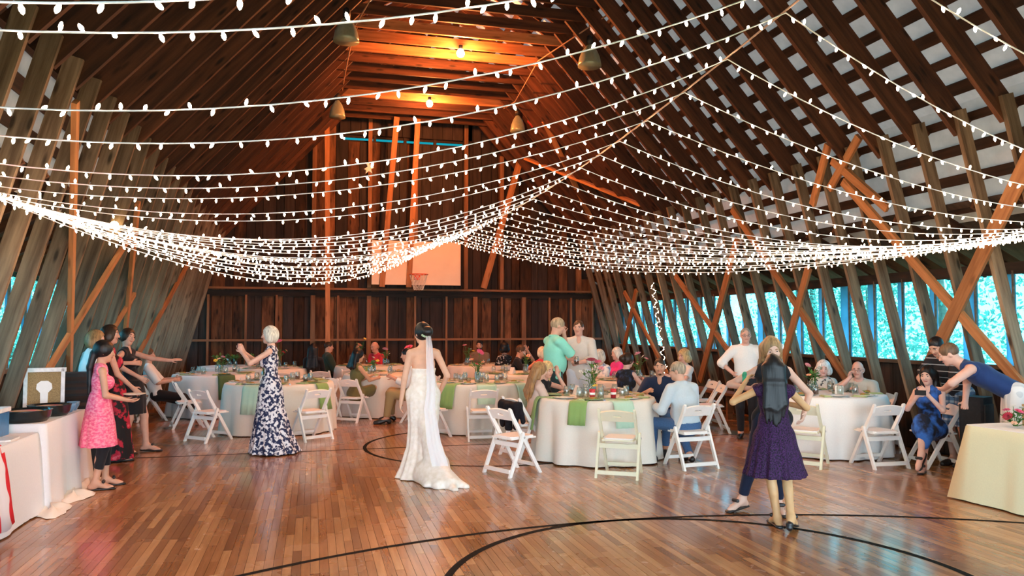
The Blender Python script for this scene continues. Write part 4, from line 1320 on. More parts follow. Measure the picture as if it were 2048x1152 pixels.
t = empty('wall_bench', (7.35, 12.9, 0), label='low plank bench along the right wall behind the standing man', cat='bench')
beam('seat', (7.15, 10.6, .46), (7.15, 15.4, .46), .30, .045, M_girt, wide=(1, 0, 0)).parent = t
t.location = (0, 0, 0)
for y in (10.8, 12.3, 13.8, 15.2):
    m = MB(); m.box(7.10, 7.20, y - .03, y + .03, 0, .44); m.build('leg', M_girt, t)
M_bottle = clear('blue_bottle', (.10, .45, .62), .4, .05)
t = empty('water_bottle', (.30, 13.05, 0), label='blue water bottle standing on the floor by the crossed-legged woman', cat='bottle')
m = MB(); m.lathe([(.0005, 0), (.048, .0), (.052, .02), (.052, .19), (.03, .225), (.028, .24), (.0005, .24)], 16); m.build('body', plain('blue_bottle_plastic', (.03, .22, .36), .25, .5), t)
m = MB(); m.lathe([(.03, .24), (.032, .27), (.012, .285), (.0005, .285)], 12); m.build('cap', M_black, t)
# small things under the roof
m = MB(); m.prism([(-.09, -.03), (-.02, .02), (-.06, .10), (.0, .09), (.03, .03), (.10, .01), (.04, -.03), (.07, -.10), (.0, -.06), (-.06, -.12), (-.05, -.05)], .03, origin=(0, 0, 0))
m.build('paper_bow', M_card, loc=(.99, 14.6, 4.63), rot=(0, 0, .2), label='white paper bow hanging among the strings in front of the dark gable', cat='bow')
m = MB(); m.tube([(0, 0, 0), (.03, 0, -.15), (-.02, .02, -.30), (.04, 0, -.42)], [.03, .07, .08, .03], 8)
m.build('red_cloth', plain('red_rag', (.45, .05, .04), .9), loc=(4.72, 16.5, 6.55), label='red cloth tied beside the far right pendant lamp', cat='cloth')
t = empty('wall_lamp', (-2.42, 10.05, 2.86), label='small box lamp glowing on the left truss legs', cat='lamp')
m = MB(); m.box(-.06, .06, -.28, -.12, -.10, .06); m.build('box', plain('pale_lamp_box', (.7, .5, .3), .5), t)
m = MB(); m.ball((.1, .05, 0), .05, 10, 6); m.build('bulb', glow('lamp_globe', (1, .72, .35), 14), t)
# ================================================================ people
def unit(v):
    v = np.asarray(v, float); return v / (np.linalg.norm(v) + 1e-12)

class Field:
    """a smooth union of rounded solids, turned into one continuous surface"""
    def __init__(self, h): self.h = h; self.P = []
    def cone(self, a, b, ra, rb, k=.02, S=None, cut=(), op='u'):
        self.P.append(('c', np.asarray(a, float), np.asarray(b, float), ra, rb, k, S, cut, op)); return self
    def ell(self, c, r, R=None, k=.02, cut=(), op='u'):
        self.P.append(('e', np.asarray(c, float), np.asarray(r, float), None, None, k, R, cut, op)); return self
    def skirt(self, rows, k=.02, pleat=(0, 0.0), seed=0, cut=()):
        self.P.append(('s', np.asarray(rows, float), pleat, None, seed, k, None, cut, 'u')); return self
    def bounds(self, p):
        if p[0] == 'c':
            r = max(p[3], p[4]); lo = np.minimum(p[1], p[2]) - r; hi = np.maximum(p[1], p[2]) + r
        elif p[0] == 'e':
            r = max(p[2]); lo = p[1] - r; hi = p[1] + r
            if p[6] is not None:
                e = np.sqrt(((p[6] * p[2][None, :]) ** 2).sum(1)); lo, hi = p[1] - e, p[1] + e
            else: lo, hi = p[1] - p[2], p[1] + p[2]
        else:
            rw = p[1]; g = 1.25
            lo = np.array([(rw[:, 3] - rw[:, 1] * g).min(), (rw[:, 4] - rw[:, 2] * g).min(), rw[:, 0].min()])
            hi = np.array([(rw[:, 3] + rw[:, 1] * g).max(), (rw[:, 4] + rw[:, 2] * g).max(), rw[:, 0].max()])
        return lo, hi
    def surface(self, wrinkle=0.0, seed=0):
        h = self.h
        B = [self.bounds(p) for p in self.P]
        U = [b for b, p in zip(B, self.P) if p[8] == 'u']
        lo = np.min([b[0] for b in U], 0) - .05; hi = np.max([b[1] for b in U], 0) + .05
        n = np.ceil((hi - lo) / h).astype(int) + 1
        D = np.full(tuple(n), 0.5, np.float32)
        for p, (bl, bh) in zip(self.P, B):
            m = max(p[5], 2.5 * h) + .012
            i0 = np.clip(np.floor((bl - m - lo) / h).astype(int), 0, n - 1)
            i1 = np.clip(np.ceil((bh + m - lo) / h).astype(int) + 1, 1, n)
            if np.any(i1 <= i0): continue
            X = (lo[0] + h * np.arange(i0[0], i1[0])).astype(np.float32)[:, None, None]
            Y = (lo[1] + h * np.arange(i0[1], i1[1])).astype(np.float32)[None, :, None]
            Z = (lo[2] + h * np.arange(i0[2], i1[2])).astype(np.float32)[None, None, :]
            if p[0] == 'c':
                a, b, ra, rb, S = p[1], p[2], p[3], p[4], p[6]
                if S is None:
                    x, y, z = X - a[0], Y - a[1], Z - a[2]; d = b - a; f = 1.0
                else:
                    px, py, pz = X - a[0], Y - a[1], Z - a[2]
                    x = S[0, 0] * px + S[0, 1] * py + S[0, 2] * pz
                    y = S[1, 0] * px + S[1, 1] * py + S[1, 2] * pz
                    z = S[2, 0] * px + S[2, 1] * py + S[2, 2] * pz
                    d = S @ (b - a); f = .85
                dd = float(d @ d) + 1e-9
                t = np.clip((x * d[0] + y * d[1] + z * d[2]) / dd, 0, 1)
                v = (np.sqrt((x - d[0] * t) ** 2 + (y - d[1] * t) ** 2 + (z - d[2] * t) ** 2) - (ra + (rb - ra) * t)) * f
            elif p[0] == 'e':
                c, r, R = p[1], p[2], p[6]
                x, y, z = X - c[0], Y - c[1], Z - c[2]
                if R is not None:
                    x, y, z = (R[0, 0] * x + R[1, 0] * y + R[2, 0] * z, R[0, 1] * x + R[1, 1] * y + R[2, 1] * z, R[0, 2] * x + R[1, 2] * y + R[2, 2] * z)
                k0 = np.sqrt((x / r[0]) ** 2 + (y / r[1]) ** 2 + (z / r[2]) ** 2)
                k1 = np.sqrt((x / r[0] ** 2) ** 2 + (y / r[1] ** 2) ** 2 + (z / r[2] ** 2) ** 2) + 1e-6
                v = k0 * (k0 - 1) / k1
            else:
                rw = p[1]; o = np.argsort(rw[:, 0]); rw = rw[o]
                z1 = Z[0, 0]
                rx, ry, cx, cy = [np.interp(z1, rw[:, 0], rw[:, j])[None, None, :].astype(np.float32) for j in (1, 2, 3, 4)]
                x, y = X - cx, Y - cy
                npl, amp = p[2]
                if npl:
                    th = np.arctan2(y / ry, x / rx)
                    w = np.clip((rw[-1, 0] - Z) / (rw[-1, 0] - rw[0, 0]), 0, 1) ** 1.2 * amp
                    q = 1 + w * (np.sin(npl * th + p[4]) * .6 + np.sin((npl * 2 - 3) * th + 1.7 * p[4]) * .4)
                else: q = 1.0
                v = (np.sqrt((x / rx) ** 2 + (y / ry) ** 2) - q) * np.minimum(rx, ry)
                v = np.maximum(v, np.maximum(rw[0, 0] - Z, Z - rw[-1, 0]))
            for (cp, cn) in p[7]:
                v = np.maximum(v, (X - cp[0]) * cn[0] + (Y - cp[1]) * cn[1] + (Z - cp[2]) * cn[2])
            sl = D[i0[0]:i1[0], i0[1]:i1[1], i0[2]:i1[2]]
            if p[8] == 'u':
                k = p[5]
                hh = np.clip(.5 + .5 * (sl - v) / k, 0, 1)
                sl[...] = sl + (v - sl) * hh - k * hh * (1 - hh)
            else:
                sl[...] = np.maximum(sl, -v)
        if wrinkle:
            rg = np.random.RandomState(seed)
            X = (lo[0] + h * np.arange(n[0])).astype(np.float32)[:, None, None]
            Y = (lo[1] + h * np.arange(n[1])).astype(np.float32)[None, :, None]
            Z = (lo[2] + h * np.arange(n[2])).astype(np.float32)[None, None, :]
            for _ in range(3):
                k = rg.normal(size=3) * 34; k[2] *= .6
                D += (wrinkle * np.sin(X * k[0] + rg.uniform(0, 6) + .6 * np.sin(Z * 9)) * np.sin(Y * k[1] + Z * k[2] + rg.uniform(0, 6))).astype(np.float32)
        return nets(D, lo, h)

def nets(D, lo, h):
    I = D < 0
    c = I[:-1, :-1, :-1].astype(np.int8)
    s = c.copy()
    for dx in (0, 1):
        for dy in (0, 1):
            for dz in (0, 1):
                if dx + dy + dz: s += I[dx:I.shape[0] - 1 + dx, dy:I.shape[1] - 1 + dy, dz:I.shape[2] - 1 + dz]
    act = (s > 0) & (s < 8)
    ci = np.argwhere(act)
    if len(ci) == 0: return np.zeros((0, 3)), np.zeros((0, 4), int)
    idx = np.full(act.shape, -1, np.int32)
    idx[act] = np.arange(len(ci))
    acc = np.zeros((len(ci), 3)); cnt = np.zeros(len(ci))
    E = []
    for a in range(3):
        o = [b for b in range(3) if b != a]
        for u in (0, 1):
            for w in (0, 1):
                p0 = ci.copy(); p0[:, o[0]] += u; p0[:, o[1]] += w
                p1 = p0.copy(); p1[:, a] += 1
                d0 = D[p0[:, 0], p0[:, 1], p0[:, 2]]; d1 = D[p1[:, 0], p1[:, 1], p1[:, 2]]
                x = (d0 < 0) != (d1 < 0)
                t = np.where(x, d0 / np.where(d0 == d1, 1, d0 - d1), 0)
                q = p0.astype(float); q[:, a] += t
                acc[x] += q[x]; cnt[x] += 1
    V = lo + h * acc / cnt[:, None]
    F = []
    for a in range(3):
        o = [b for b in range(3) if b != a]
        A = [slice(1, -1)] * 3; Bq = [slice(1, -1)] * 3
        A[a] = slice(0, -1); Bq[a] = slice(1, None)
        i0 = I[tuple(A)]; i1 = I[tuple(Bq)]
        e = np.argwhere(i0 != i1)
        if len(e) == 0: continue
        flip = i0[e[:, 0], e[:, 1], e[:, 2]]
        g = e.copy(); g[:, o[0]] += 1; g[:, o[1]] += 1
        def cell(du, dw):
            q = g.copy(); q[:, o[0]] -= du; q[:, o[1]] -= dw
            return idx[q[:, 0], q[:, 1], q[:, 2]]
        Q = np.stack([cell(1, 1), cell(0, 1), cell(0, 0), cell(1, 0)], 1)
        if a == 1: flip = ~flip
        Q = np.where(flip[:, None], Q, Q[:, ::-1])
        F.append(Q)
    F = np.concatenate(F); F = F[(F >= 0).all(1)]
    return V, F

def field_mesh(name, fld, mat, wrinkle=0.0, seed=0):
    V, F = fld.surface(wrinkle, seed)
    me = bpy.data.meshes.new(name)
    me.vertices.add(len(V)); me.vertices.foreach_set('co', V.astype(np.float32).ravel())
    me.loops.add(len(F) * 4); me.loops.foreach_set('vertex_index', F.astype(np.int32).ravel())
    me.polygons.add(len(F))
    me.polygons.foreach_set('loop_start', np.arange(0, len(F) * 4, 4, dtype=np.int32))
    me.polygons.foreach_set('loop_total', np.full(len(F), 4, dtype=np.int32))
    me.polygons.foreach_set('use_smooth', np.ones(len(F), dtype=bool))
    me.materials.append(mat)
    me.update(calc_edges=True)
    return me

def ik(A, T, l1, l2, pole):
    A, T = np.asarray(A, float), np.asarray(T, float)
    d = T - A; L = np.linalg.norm(d); u = d / (L + 1e-9)
    if L > (l1 + l2) * .995: T = A + u * (l1 + l2) * .995; L = (l1 + l2) * .995
    L = max(L, abs(l1 - l2) + .02)
    a = (l1 * l1 - l2 * l2 + L * L) / (2 * L)
    hgt = math.sqrt(max(l1 * l1 - a * a, 0))
    p = np.asarray(pole, float); p = p - u * (p @ u); p = unit(p)
    return A + u * a + p * hgt, A + u * L

SKIN = {}
def skin_mat(c):
    k = tuple(c)
    if k not in SKIN:
        m = plain('skin', c, .5, .35, var=.07, scale=14)
        SKIN[k] = m
    return SKIN[k]
HAIRM = {}
def hair_mat(c):
    k = tuple(c)
    if k not in HAIRM:
        m, nt, out = new_mat('hair')
        p = principled(nt, out, .42, .35)
        co = obj_coords(nt, (60, 60, 5), False)
        n = nd(nt, 'ShaderNodeTexNoise', Scale=1.0, Detail=4.0); nt.links.new(co, n.inputs['Vector'])
        nt.links.new(ramp(nt, n.outputs[0], [(.3, [x * .5 for x in c]), (.7, [min(1, x * 1.35) for x in c])]), p.inputs['Base Color'])
        b = nd(nt, 'ShaderNodeBump', Strength=.5, Distance=.006); nt.links.new(n.outputs[0], b.inputs['Height']); nt.links.new(b.outputs[0], p.inputs['Normal'])
        HAIRM[k] = m
    return HAIRM[k]
M_eyewhite = plain('eye_white', (.75, .73, .70), .25, .5, var=.02)
M_iris = plain('iris', (.03, .02, .015), .2, .5)
def eye_mesh():
    V, F, mi = [], [], []
    n, k = 10, 8
    for i in range(k + 1):
        t = PI * i / k
        for j in range(n):
            V.append((.0118 * max(1e-3, math.sin(t)) * math.cos(2 * PI * j / n), .0075 * max(1e-3, math.sin(t)) * math.sin(2 * PI * j / n), .0130 * math.cos(t)))
    for i in range(k):
        for j in range(n):
            F.append((i * n + j, (i + 1) * n + j, (i + 1) * n + (j + 1) % n, i * n + (j + 1) % n)); mi.append(1 if i < 2 else 0)
    return raw_mesh('eye', V, F, [M_eyewhite, M_iris], mi, True)
EYE = eye_mesh()
M_lip = plain('lips', (.45, .14, .12), .45, .4)
M_shoe = plain('black_shoe', (.012, .012, .014), .35, .5)
M_brow = plain('eyebrow', (.08, .05, .03), .8)
M_specs = plain('spectacle_frame', (.03, .03, .03), .3, .5)
SK1, SK2, SK3, SK4 = (.62, .36, .26), (.68, .42, .32), (.55, .30, .20), (.60, .33, .24)

def person(x, y, a, label, h=1.7, sex='f', seat=None, lean=0, tilt=0, twist=0, head=(0, 0, 0), hands=None, feet=None, poles=None,
           skin=SK1, hair=('short', (.2, .12, .07)), wear=(), shoes='shoe', res=.011, bulk=1.0, face=True, glasses=False, beard=None,
           curl=(.5, .5), palm=None, z0=0.0, knees=None, group=None, handdir=None, toes=(0, 0)):
    s = h / 1.7
    m = sex == 'm'
    root = empty('person', (x, y, 0), -math.radians(a), label, 'person', group)
    P0 = np.array((0, 0, (.93 + z0) * s)) if seat is None else np.array((0, 0, seat + .055))
    le, ti, tw = math.radians(lean), math.radians(tilt), math.radians(twist)
    U = unit((math.sin(ti), math.sin(le) * math.cos(ti), math.cos(le) * math.cos(ti)))
    Xt = unit(np.cross((0, 1, 0), U)) if abs(lean) < 80 else np.array((1., 0, 0))
    if Xt[0] < 0: Xt = -Xt
    Yt = unit(np.cross(U, Xt))
    Xs = Xt * math.cos(tw) + Yt * math.sin(tw); Ys = unit(np.cross(U, Xs))
    sq = .66 if not m else .68
    St = np.stack([Xs, Ys / sq, U])
    waist, chest, nb = P0 + U * .14 * s, P0 + U * .33 * s, P0 + U * .52 * s
    sw = (.175 if m else .150) * s * (1 + (bulk - 1) * .4)
    sh = [nb - U * .072 * s - Xs * sw, nb - U * .072 * s + Xs * sw]          # left, right
    hip = [P0 - U * .02 * s - np.array((.085 * s, 0, 0)), P0 - U * .02 * s + np.array((.085 * s, 0, 0))]
    la1, la2, ll1, ll2 = .285 * s, .25 * s, .425 * s, .41 * s
    hands = hands or [None, None]; feet = feet or [None, None]; poles = poles or [None, None]; knees = knees or [None, None]
    elb, wr, kne, ank = [], [], [], []
    for i, sg in enumerate((-1, 1)):
        T = hands[i]
        if T is None: T = np.array((sg * .24, .04, .82)) if seat is None else np.array((sg * .12, .34, (seat + .17) / s))
        T = np.asarray(T, float) * s
        po = poles[i] if poles[i] is not None else (sg * .5, -1, -.25)
        e, w = ik(sh[i], T, la1, la2, po); elb.append(e); wr.append(w)
        T = feet[i]
        if T is None: T = np.array((sg * .09, 0, .085)) if seat is None else np.array((sg * .11, .44, .085))
        T = np.asarray(T, float) * s
        po = knees[i] if knees[i] is not None else ((sg * .1, 1, .0) if seat is None else (sg * .1, .35, 1))
        e, w = ik(hip[i], T, ll1, ll2, po); kne.append(e); ank.append(w)
    # head frame
    yaw, pit, rol = [math.radians(v) for v in head]
    Zh = unit(.35 * U + .65 * np.array((0, 0, 1)))
    Yh = unit(Ys - Zh * (Ys @ Zh)); Xh = np.cross(Yh, Zh)
    Yh, Xh = Yh * math.cos(yaw) - Xh * math.sin(yaw) * -1, Xh * math.cos(yaw) - Yh * math.sin(yaw)
    Yh, Xh = unit(Yh), unit(np.cross(unit(Yh), Zh))
    Yh, Zh = Yh * math.cos(pit) + Zh * math.sin(pit), Zh * math.cos(pit) - Yh * math.sin(pit)
    Xh, Zh = Xh * math.cos(rol) + Zh * math.sin(rol), Zh * math.cos(rol) - Xh * math.sin(rol)
    Rh = np.stack([Xh, Yh, Zh], 1)
    hs = s ** .6
    hc = nb + unit(.5 * U + .5 * Zh) * .108 * s + Zh * .045 * hs + Yh * .022 * hs
    H = lambda px, py, pz: hc + (Xh * px + Yh * py + Zh * pz) * hs
    # ------------------------------------------------ the body
    bk = bulk
    def torso(f, g=0.0, k=.03, arms=False, cutlist=()):
        hr = (.100 if not m else .092) * s * (1 + (bk - 1) * .8)
        f.cone(hip[0], hip[1], hr * .98 + g, hr * .98 + g, k, St, cutlist)
        w1, w2, w3 = ((.142, .108, .124) if not m else (.140, .134, .150))
        f.cone(P0, waist, w1 * s * bk + g, w2 * s * bk + g, k, St, cutlist)
        f.cone(waist, chest, w2 * s * bk + g, w3 * s * (1 + (bk - 1) * .7) + g, k, St, cutlist)
        f.cone(chest, nb - U * .075 * s, w3 * s * (1 + (bk - 1) * .7) + g, .088 * s + g, k, St, cutlist)
        f.cone(sh[0] + Xs * .03 * s, sh[1] - Xs * .03 * s, .046 * s + g, .046 * s + g, k, None, cutlist)
        for sg in (0, 1): f.cone(nb - U * .02 * s, sh[sg], .040 * s + g, .040 * s + g, k, None, cutlist)
        if not m:
            for sg in (-1, 1): f.ell(chest + Xs * sg * .062 * s + Ys * .075 * s - U * .02 * s, np.array((.062, .056, .066)) * s + g, np.stack([Xs, Ys, U], 1), k, cutlist)
        if bk > 1.12: f.ell(waist + Ys * .06 * s, np.array((.13, .11, .15)) * s * bk * .95 + g, np.stack([Xs, Ys, U], 1), .05, cutlist)
    ar = (.050, .039, .027) if m else (.042, .034, .023)
    lr = (.088, .058, .037) if m else (.085, .054, .034)
    def leg(f, i, g=0.0, upto=2.0, k=.02):
        A, K, N = hip[i], kne[i], ank[i]
        if upto <= 1:
            e = A + (K - A) * upto; d = unit(K - A)
            f.cone(A, e + d * .05, lr[0] * s * (1 + (bk - 1) * .5) + g, (lr[0] + (lr[1] - lr[0]) * upto) * s + g, k, None, ((e, d),))
        else:
            f.cone(A, K, lr[0] * s * (1 + (bk - 1) * .5) + g, lr[1] * s + g, k)
            t = upto - 1; e = K + (N - K) * t; d = unit(N - K)
            f.cone(K, e + d * .04, lr[1] * s * .97 + g, (lr[1] + (lr[2] - lr[1]) * t) * s + g, k, None, ((e, d),) if upto < 2 or g else ())
            if upto > 1.6:
                back = unit(np.cross(np.cross(N - K, A - K), N - K)) if np.linalg.norm(np.cross(unit(N - K), unit(A - K))) > .12 else -np.array((0, 1., 0))
                f.ell(K + (N - K) * .30 + back * .018 * s, np.array((.045, .045, .11)) * s + g, frame(N - K), k)
    def frame(d):
        d = unit(d); o = np.array((0, 0, 1.)) if abs(d[2]) < .9 else np.array((0, 1., 0))
        u = unit(np.cross(o, d)); return np.stack([u, np.cross(d, u), d], 1)
    def arm(f, i, g=0.0, upto=2.0, k=.016, ex=0.0):
        A, E, Wp = sh[i], elb[i], wr[i]
        if upto <= 1:
            e = A + (E - A) * upto; d = unit(E - A)
            f.cone(A, e + d * .04, ar[0] * s + g, (ar[0] + (ar[1] - ar[0]) * upto) * s + g + ex, k, None, ((e, d),))
        else:
            f.cone(A, E, ar[0] * s + g, ar[1] * s + g, k)
            t = upto - 1; e = E + (Wp - E) * t; d = unit(Wp - E)
            f.cone(E, e + d * .03, ar[1] * s + g, (ar[1] + (ar[2] - ar[1]) * t) * s + g, k, None, ((e, d),) if g else ())
    f = Field(res)
    torso(f)
    f.cone(nb - U * .05 * s, hc - Zh * .055 * hs - Yh * .015 * hs, (.060 if m else .050) * s, (.056 if m else .047) * s, .03)
    f.ell(H(0, -.006, .018), np.array((.074, .094, .098)) * hs, Rh, .02)
    f.ell(H(0, .030, -.048), np.array((.055, .056, .064)) * hs, Rh, .025)
    f.ell(H(0, .062, -.088), np.array((.026, .022, .020)) * hs, Rh, .02)
    f.cone(H(0, .086, .012), H(0, .104, -.024), .009 * hs, .0135 * hs, .012)
    for sg in (-1, 1):
        f.ell(H(sg * .034, .064, -.022), np.array((.024, .022, .020)) * hs, Rh, .02)
        f.ell(H(sg * .075, -.008, -.006), np.array((.010, .018, .030)) * hs, Rh, .006)
        f.ell(H(sg * .030, .080, .030), np.array((.022, .010, .008)) * hs, Rh, .012)
    for i, sg in enumerate((-1, 1)):
        arm(f, i); leg(f, i)
        # hand: palm, four fingers, thumb
        fd = unit(wr[i] - elb[i])
        if handdir and handdir[i] is not None: fd = unit(handdir[i])
        pn = np.asarray(palm[i], float) if palm and palm[i] is not None else np.array((-sg, .15, -.2))
        pn = unit(pn - fd * (pn @ fd)); sd = np.cross(fd, pn)
        thumb = 1.0 if sd @ np.array((0, 1, .3)) > 0 else -1.0
        w0 = wr[i]; fr = max(.0085 * s, res * .82)
        Sp = np.stack([sd, fd, pn / .5])
        f.cone(w0, w0 + fd * .075 * s, .026 * s, .036 * s, .012, Sp)
        cu = curl[i]
        for j, (o, L) in enumerate(((-.030, .060), (-.010, .074), (.010, .080), (.030, .072))):
            b0 = w0 + fd * .085 * s + sd * thumb * o * s
            d1 = unit(fd * math.cos(cu * .6) + pn * math.sin(cu * .6)); d2 = unit(fd * math.cos(cu * 1.7) + pn * math.sin(cu * 1.7))
            b1 = b0 + d1 * L * .5 * s; b2 = b1 + d2 * L * .5 * s
            f.cone(b0, b1, fr, fr * .95, .004); f.cone(b1, b2, fr * .95, fr * .85, .004)
        t0 = w0 + fd * .028 * s + sd * thumb * .026 * s
        t1 = t0 + unit(fd * .6 + sd * thumb * .65 + pn * .25) * .04 * s
        t2 = t1 + unit(fd * .85 + sd * thumb * .2 + pn * (.2 + .4 * cu)) * .035 * s
        f.cone(t0, t1, fr * 1.25, fr * 1.1, .008); f.cone(t1, t2, fr * 1.1, fr * .9, .004)
    # feet
    fdir = []
    for i in (0, 1):
        d = np.array((.12 * (-1, 1)[i], 1.0, 0.0)) if seat is None else np.array((.1 * (-1, 1)[i], 1, 0))
        ty = toes[i]
        d = unit((d[0] * math.cos(math.radians(ty)) + d[1] * math.sin(math.radians(ty)), d[1] * math.cos(math.radians(ty)) - d[0] * math.sin(math.radians(ty)), 0))
        lift = ank[i][2] - .085 * s
        pitch = -min(max(lift / (.20 * s), 0), .95)
        d = unit(d + np.array((0, 0, pitch)))
        fdir.append(d)
        A = ank[i]; heel = A - d * .045 * s - np.array((0, 0, .045 * s)); ball = A + d * .13 * s - np.array((0, 0, .055 * s)); toe = A + d * .175 * s - np.array((0, 0, .062 * s))
        f.cone(A, heel, .036 * s, .034 * s, .02); f.cone(A, ball, .040 * s, .032 * s, .02); f.cone(ball, toe, .034 * s, .024 * s, .015)
    place('body', field_mesh('body', f, skin_mat(skin)), root)
    # ------------------------------------------------ shoes
    for i in (0, 1):
        f = Field(res)
        d = fdir[i]; A = ank[i]; dn = unit(np.cross(np.cross(d, (0, 0, 1)), d)) * -1
        heel = A - d * .045 * s + dn * .045 * s; ball = A + d * .13 * s + dn * .055 * s; toe = A + d * .185 * s + dn * .060 * s
        if shoes == 'shoe':
            f.cone(A + dn * .01, heel, .044 * s, .042 * s, .02, None, ((A, -dn),)); f.cone(A + dn * .02, ball, .042 * s, .041 * s, .02); f.cone(ball, toe, .042 * s, .034 * s, .02)
        elif shoes:
            Sp = np.stack([unit(np.cross(d, dn)), d, dn / .35])
            f.cone(heel + dn * .030 * s, toe + dn * .012 * s, .040 * s, .044 * s, .01, Sp)
            f.cone(A + d * .09 * s - dn * .012 * s + np.cross(d, dn) * .028 * s, A + d * .09 * s - dn * .012 * s - np.cross(d, dn) * .028 * s, .017, .017, .01)
            f.cone(A + d * .005 + np.cross(d, dn) * .020 * s, A + d * .005 - np.cross(d, dn) * .020 * s, .022, .022, .01)
            if shoes == 'wedge':
                f.cone(heel + dn * .03 * s, heel + dn * .06 * s, .036 * s, .034 * s, .01)
        if shoes: place('shoe' if shoes == 'shoe' else 'sandal', field_mesh('shoe', f, M_shoe), root)
    # ------------------------------------------------ clothes
    for wi, (kind, mat, q) in enumerate(wear):
        f = Field(q.get('res', res)); g = q.get('g', .014 if kind != 'trousers' else .010)
        if kind in ('top', 'dress'):
            hem = P0 + U * q.get('hem', -.10 if kind == 'top' else -.05) * s
            cuts = [(hem, -U)] if kind == 'top' else []
            if 'neck' in q: cuts.append((nb + U * q['neck'] * s, U))
            if q.get('tank'):
                for sg in (-1, 1): cuts.append((nb + Xs * sg * .125 * s, unit(Xs * sg + U * .35)))
            torso(f, g, .03, cutlist=tuple(cuts))
            sl = q.get('sleeve', 0)
            if sl:
                for i in (0, 1): arm(f, i, g + .004, sl, ex=q.get('flare', .006))
            if q.get('vneck'): f.ell(nb + Ys * .085 * s - U * .02 * s, np.array((.036, .055, .070)) * s, np.stack([Xs, Ys, U], 1), op='s')
            elif 'neck' not in q: f.ell(nb + U * .03 * s + Ys * .02 * s, np.array((.072, .072, .05)) * s, np.stack([Xs, Ys, U], 1), op='s')
            if q.get('collar'):
                pr0 = None
                for t2 in np.linspace(math.radians(38), math.radians(-218), 9):
                    pc = nb + (Xs * math.cos(t2) * .062 + Ys * (math.sin(t2) * .060 - .004)) * s + U * (.004 - .020 * max(0, math.sin(t2))) * s
                    if pr0 is not None: f.cone(pr0, pc, .017, .017, .008)
                    pr0 = pc
        if kind == 'dress' or kind == 'skirt':
            if 'rows' in q:
                rows = [(z * s, rx * s, ry * s, cx * s, cy * s) for z, rx, ry, cx, cy in q['rows']]
                f.skirt(rows, .03, q.get('pleat', (0, 0)), q.get('seed', 0))
            else:      # seated: cloth over the thighs
                L = q.get('len', .95)
                for i in (0, 1):
                    e = hip[i] + (kne[i] - hip[i]) * L
                    f.cone(hip[i], e, lr[0] * s + g + .012, lr[1] * s + g + .016, .07)
                e0 = hip[0] + (kne[0] - hip[0]) * L; e1 = hip[1] + (kne[1] - hip[1]) * L
                f.cone((hip[0] + hip[1]) / 2 - (0, 0, .02), (e0 + e1) / 2 - (0, 0, .02), .10 * s, .07 * s, .07)
                if q.get('drape'):
                    f.cone(e0, e0 + np.array(q['drape']) * s, .07 * s, .05 * s, .08); f.cone(e1, e1 + np.array(q['drape']) * s, .07 * s, .05 * s, .08)
        for (ea, eb, r0, r1, kk) in q.get('extra', ()):
            f.cone(np.array(ea) * s, np.array(eb) * s, r0 * s, r1 * s, kk)
        for (ec, er) in q.get('flat', ()):
            f.ell(np.array(ec) * s, np.array(er) * s, None, .06)
        if q.get('extra') or q.get('flat'): f.ell((0, -.3, -.25), (3, 3, .255), None, .0, (), 's')
        if kind == 'trousers':
            top = P0 + U * .085 * s
            torso(f, g * .4, .03, cutlist=((top, U),))
            for i in (0, 1): leg(f, i, g, q.get('len', 1.93))
        place({'top': q.get('name', 'shirt'), 'dress': 'dress', 'skirt': 'skirt', 'trousers': q.get('name', 'trousers')}[kind], field_mesh(kind, f, mat, q.get('wrinkle', .0016), wi + int(x * 10) % 7), root)
    # ------------------------------------------------ hair
    st, hcx = hair[0], hair[1]
    if st != 'bald':
        f = Field(min(res, .008))
        fit = .012 if st not in ('short', 'crop') else (.009 if st == 'short' else .005)
        if st == 'crop': f.ell(H(0, -.014, .030), np.array((.0775, .0975, .093)) * hs, Rh, .015)
        elif st == 'short': f.ell(H(0, -.014, .027), np.array((.082, .102, .099)) * hs, Rh, .015)
        else: f.ell(H(0, -.012, .024), np.array((.078 + fit, .096 + fit, .098 + fit)) * hs, Rh, .015)
        if st == 'short':
            f.ell(H(0, .0, -.105), np.array((.10, .14, .075)) * hs, Rh, op='s')
        if st in ('bob', 'puffy'):
            e = .02 if st == 'puffy' else .006
            for sg in (-1, 1): f.ell(H(sg * (.060 + e), -.02, -.035), np.array((.034 + e, .060 + e, .075)) * hs, Rh, .03)
            f.ell(H(0, -.06, -.03), np.array((.075, .055, .075)) * hs, Rh, .03)
            if st == 'puffy': f.ell(H(0, -.02, .055), np.array((.098, .105, .085)) * hs, Rh, .03)
        f.ell(H(0, .106, -.026), np.array((.070, .066, .096)) * hs, Rh, op='s')
        if st in ('short', 'crop'): f.ell(H(0, .060, -.050), np.array((.12, .070, .066)) * hs, Rh, op='s')
        back = nb - Ys * .105 * s
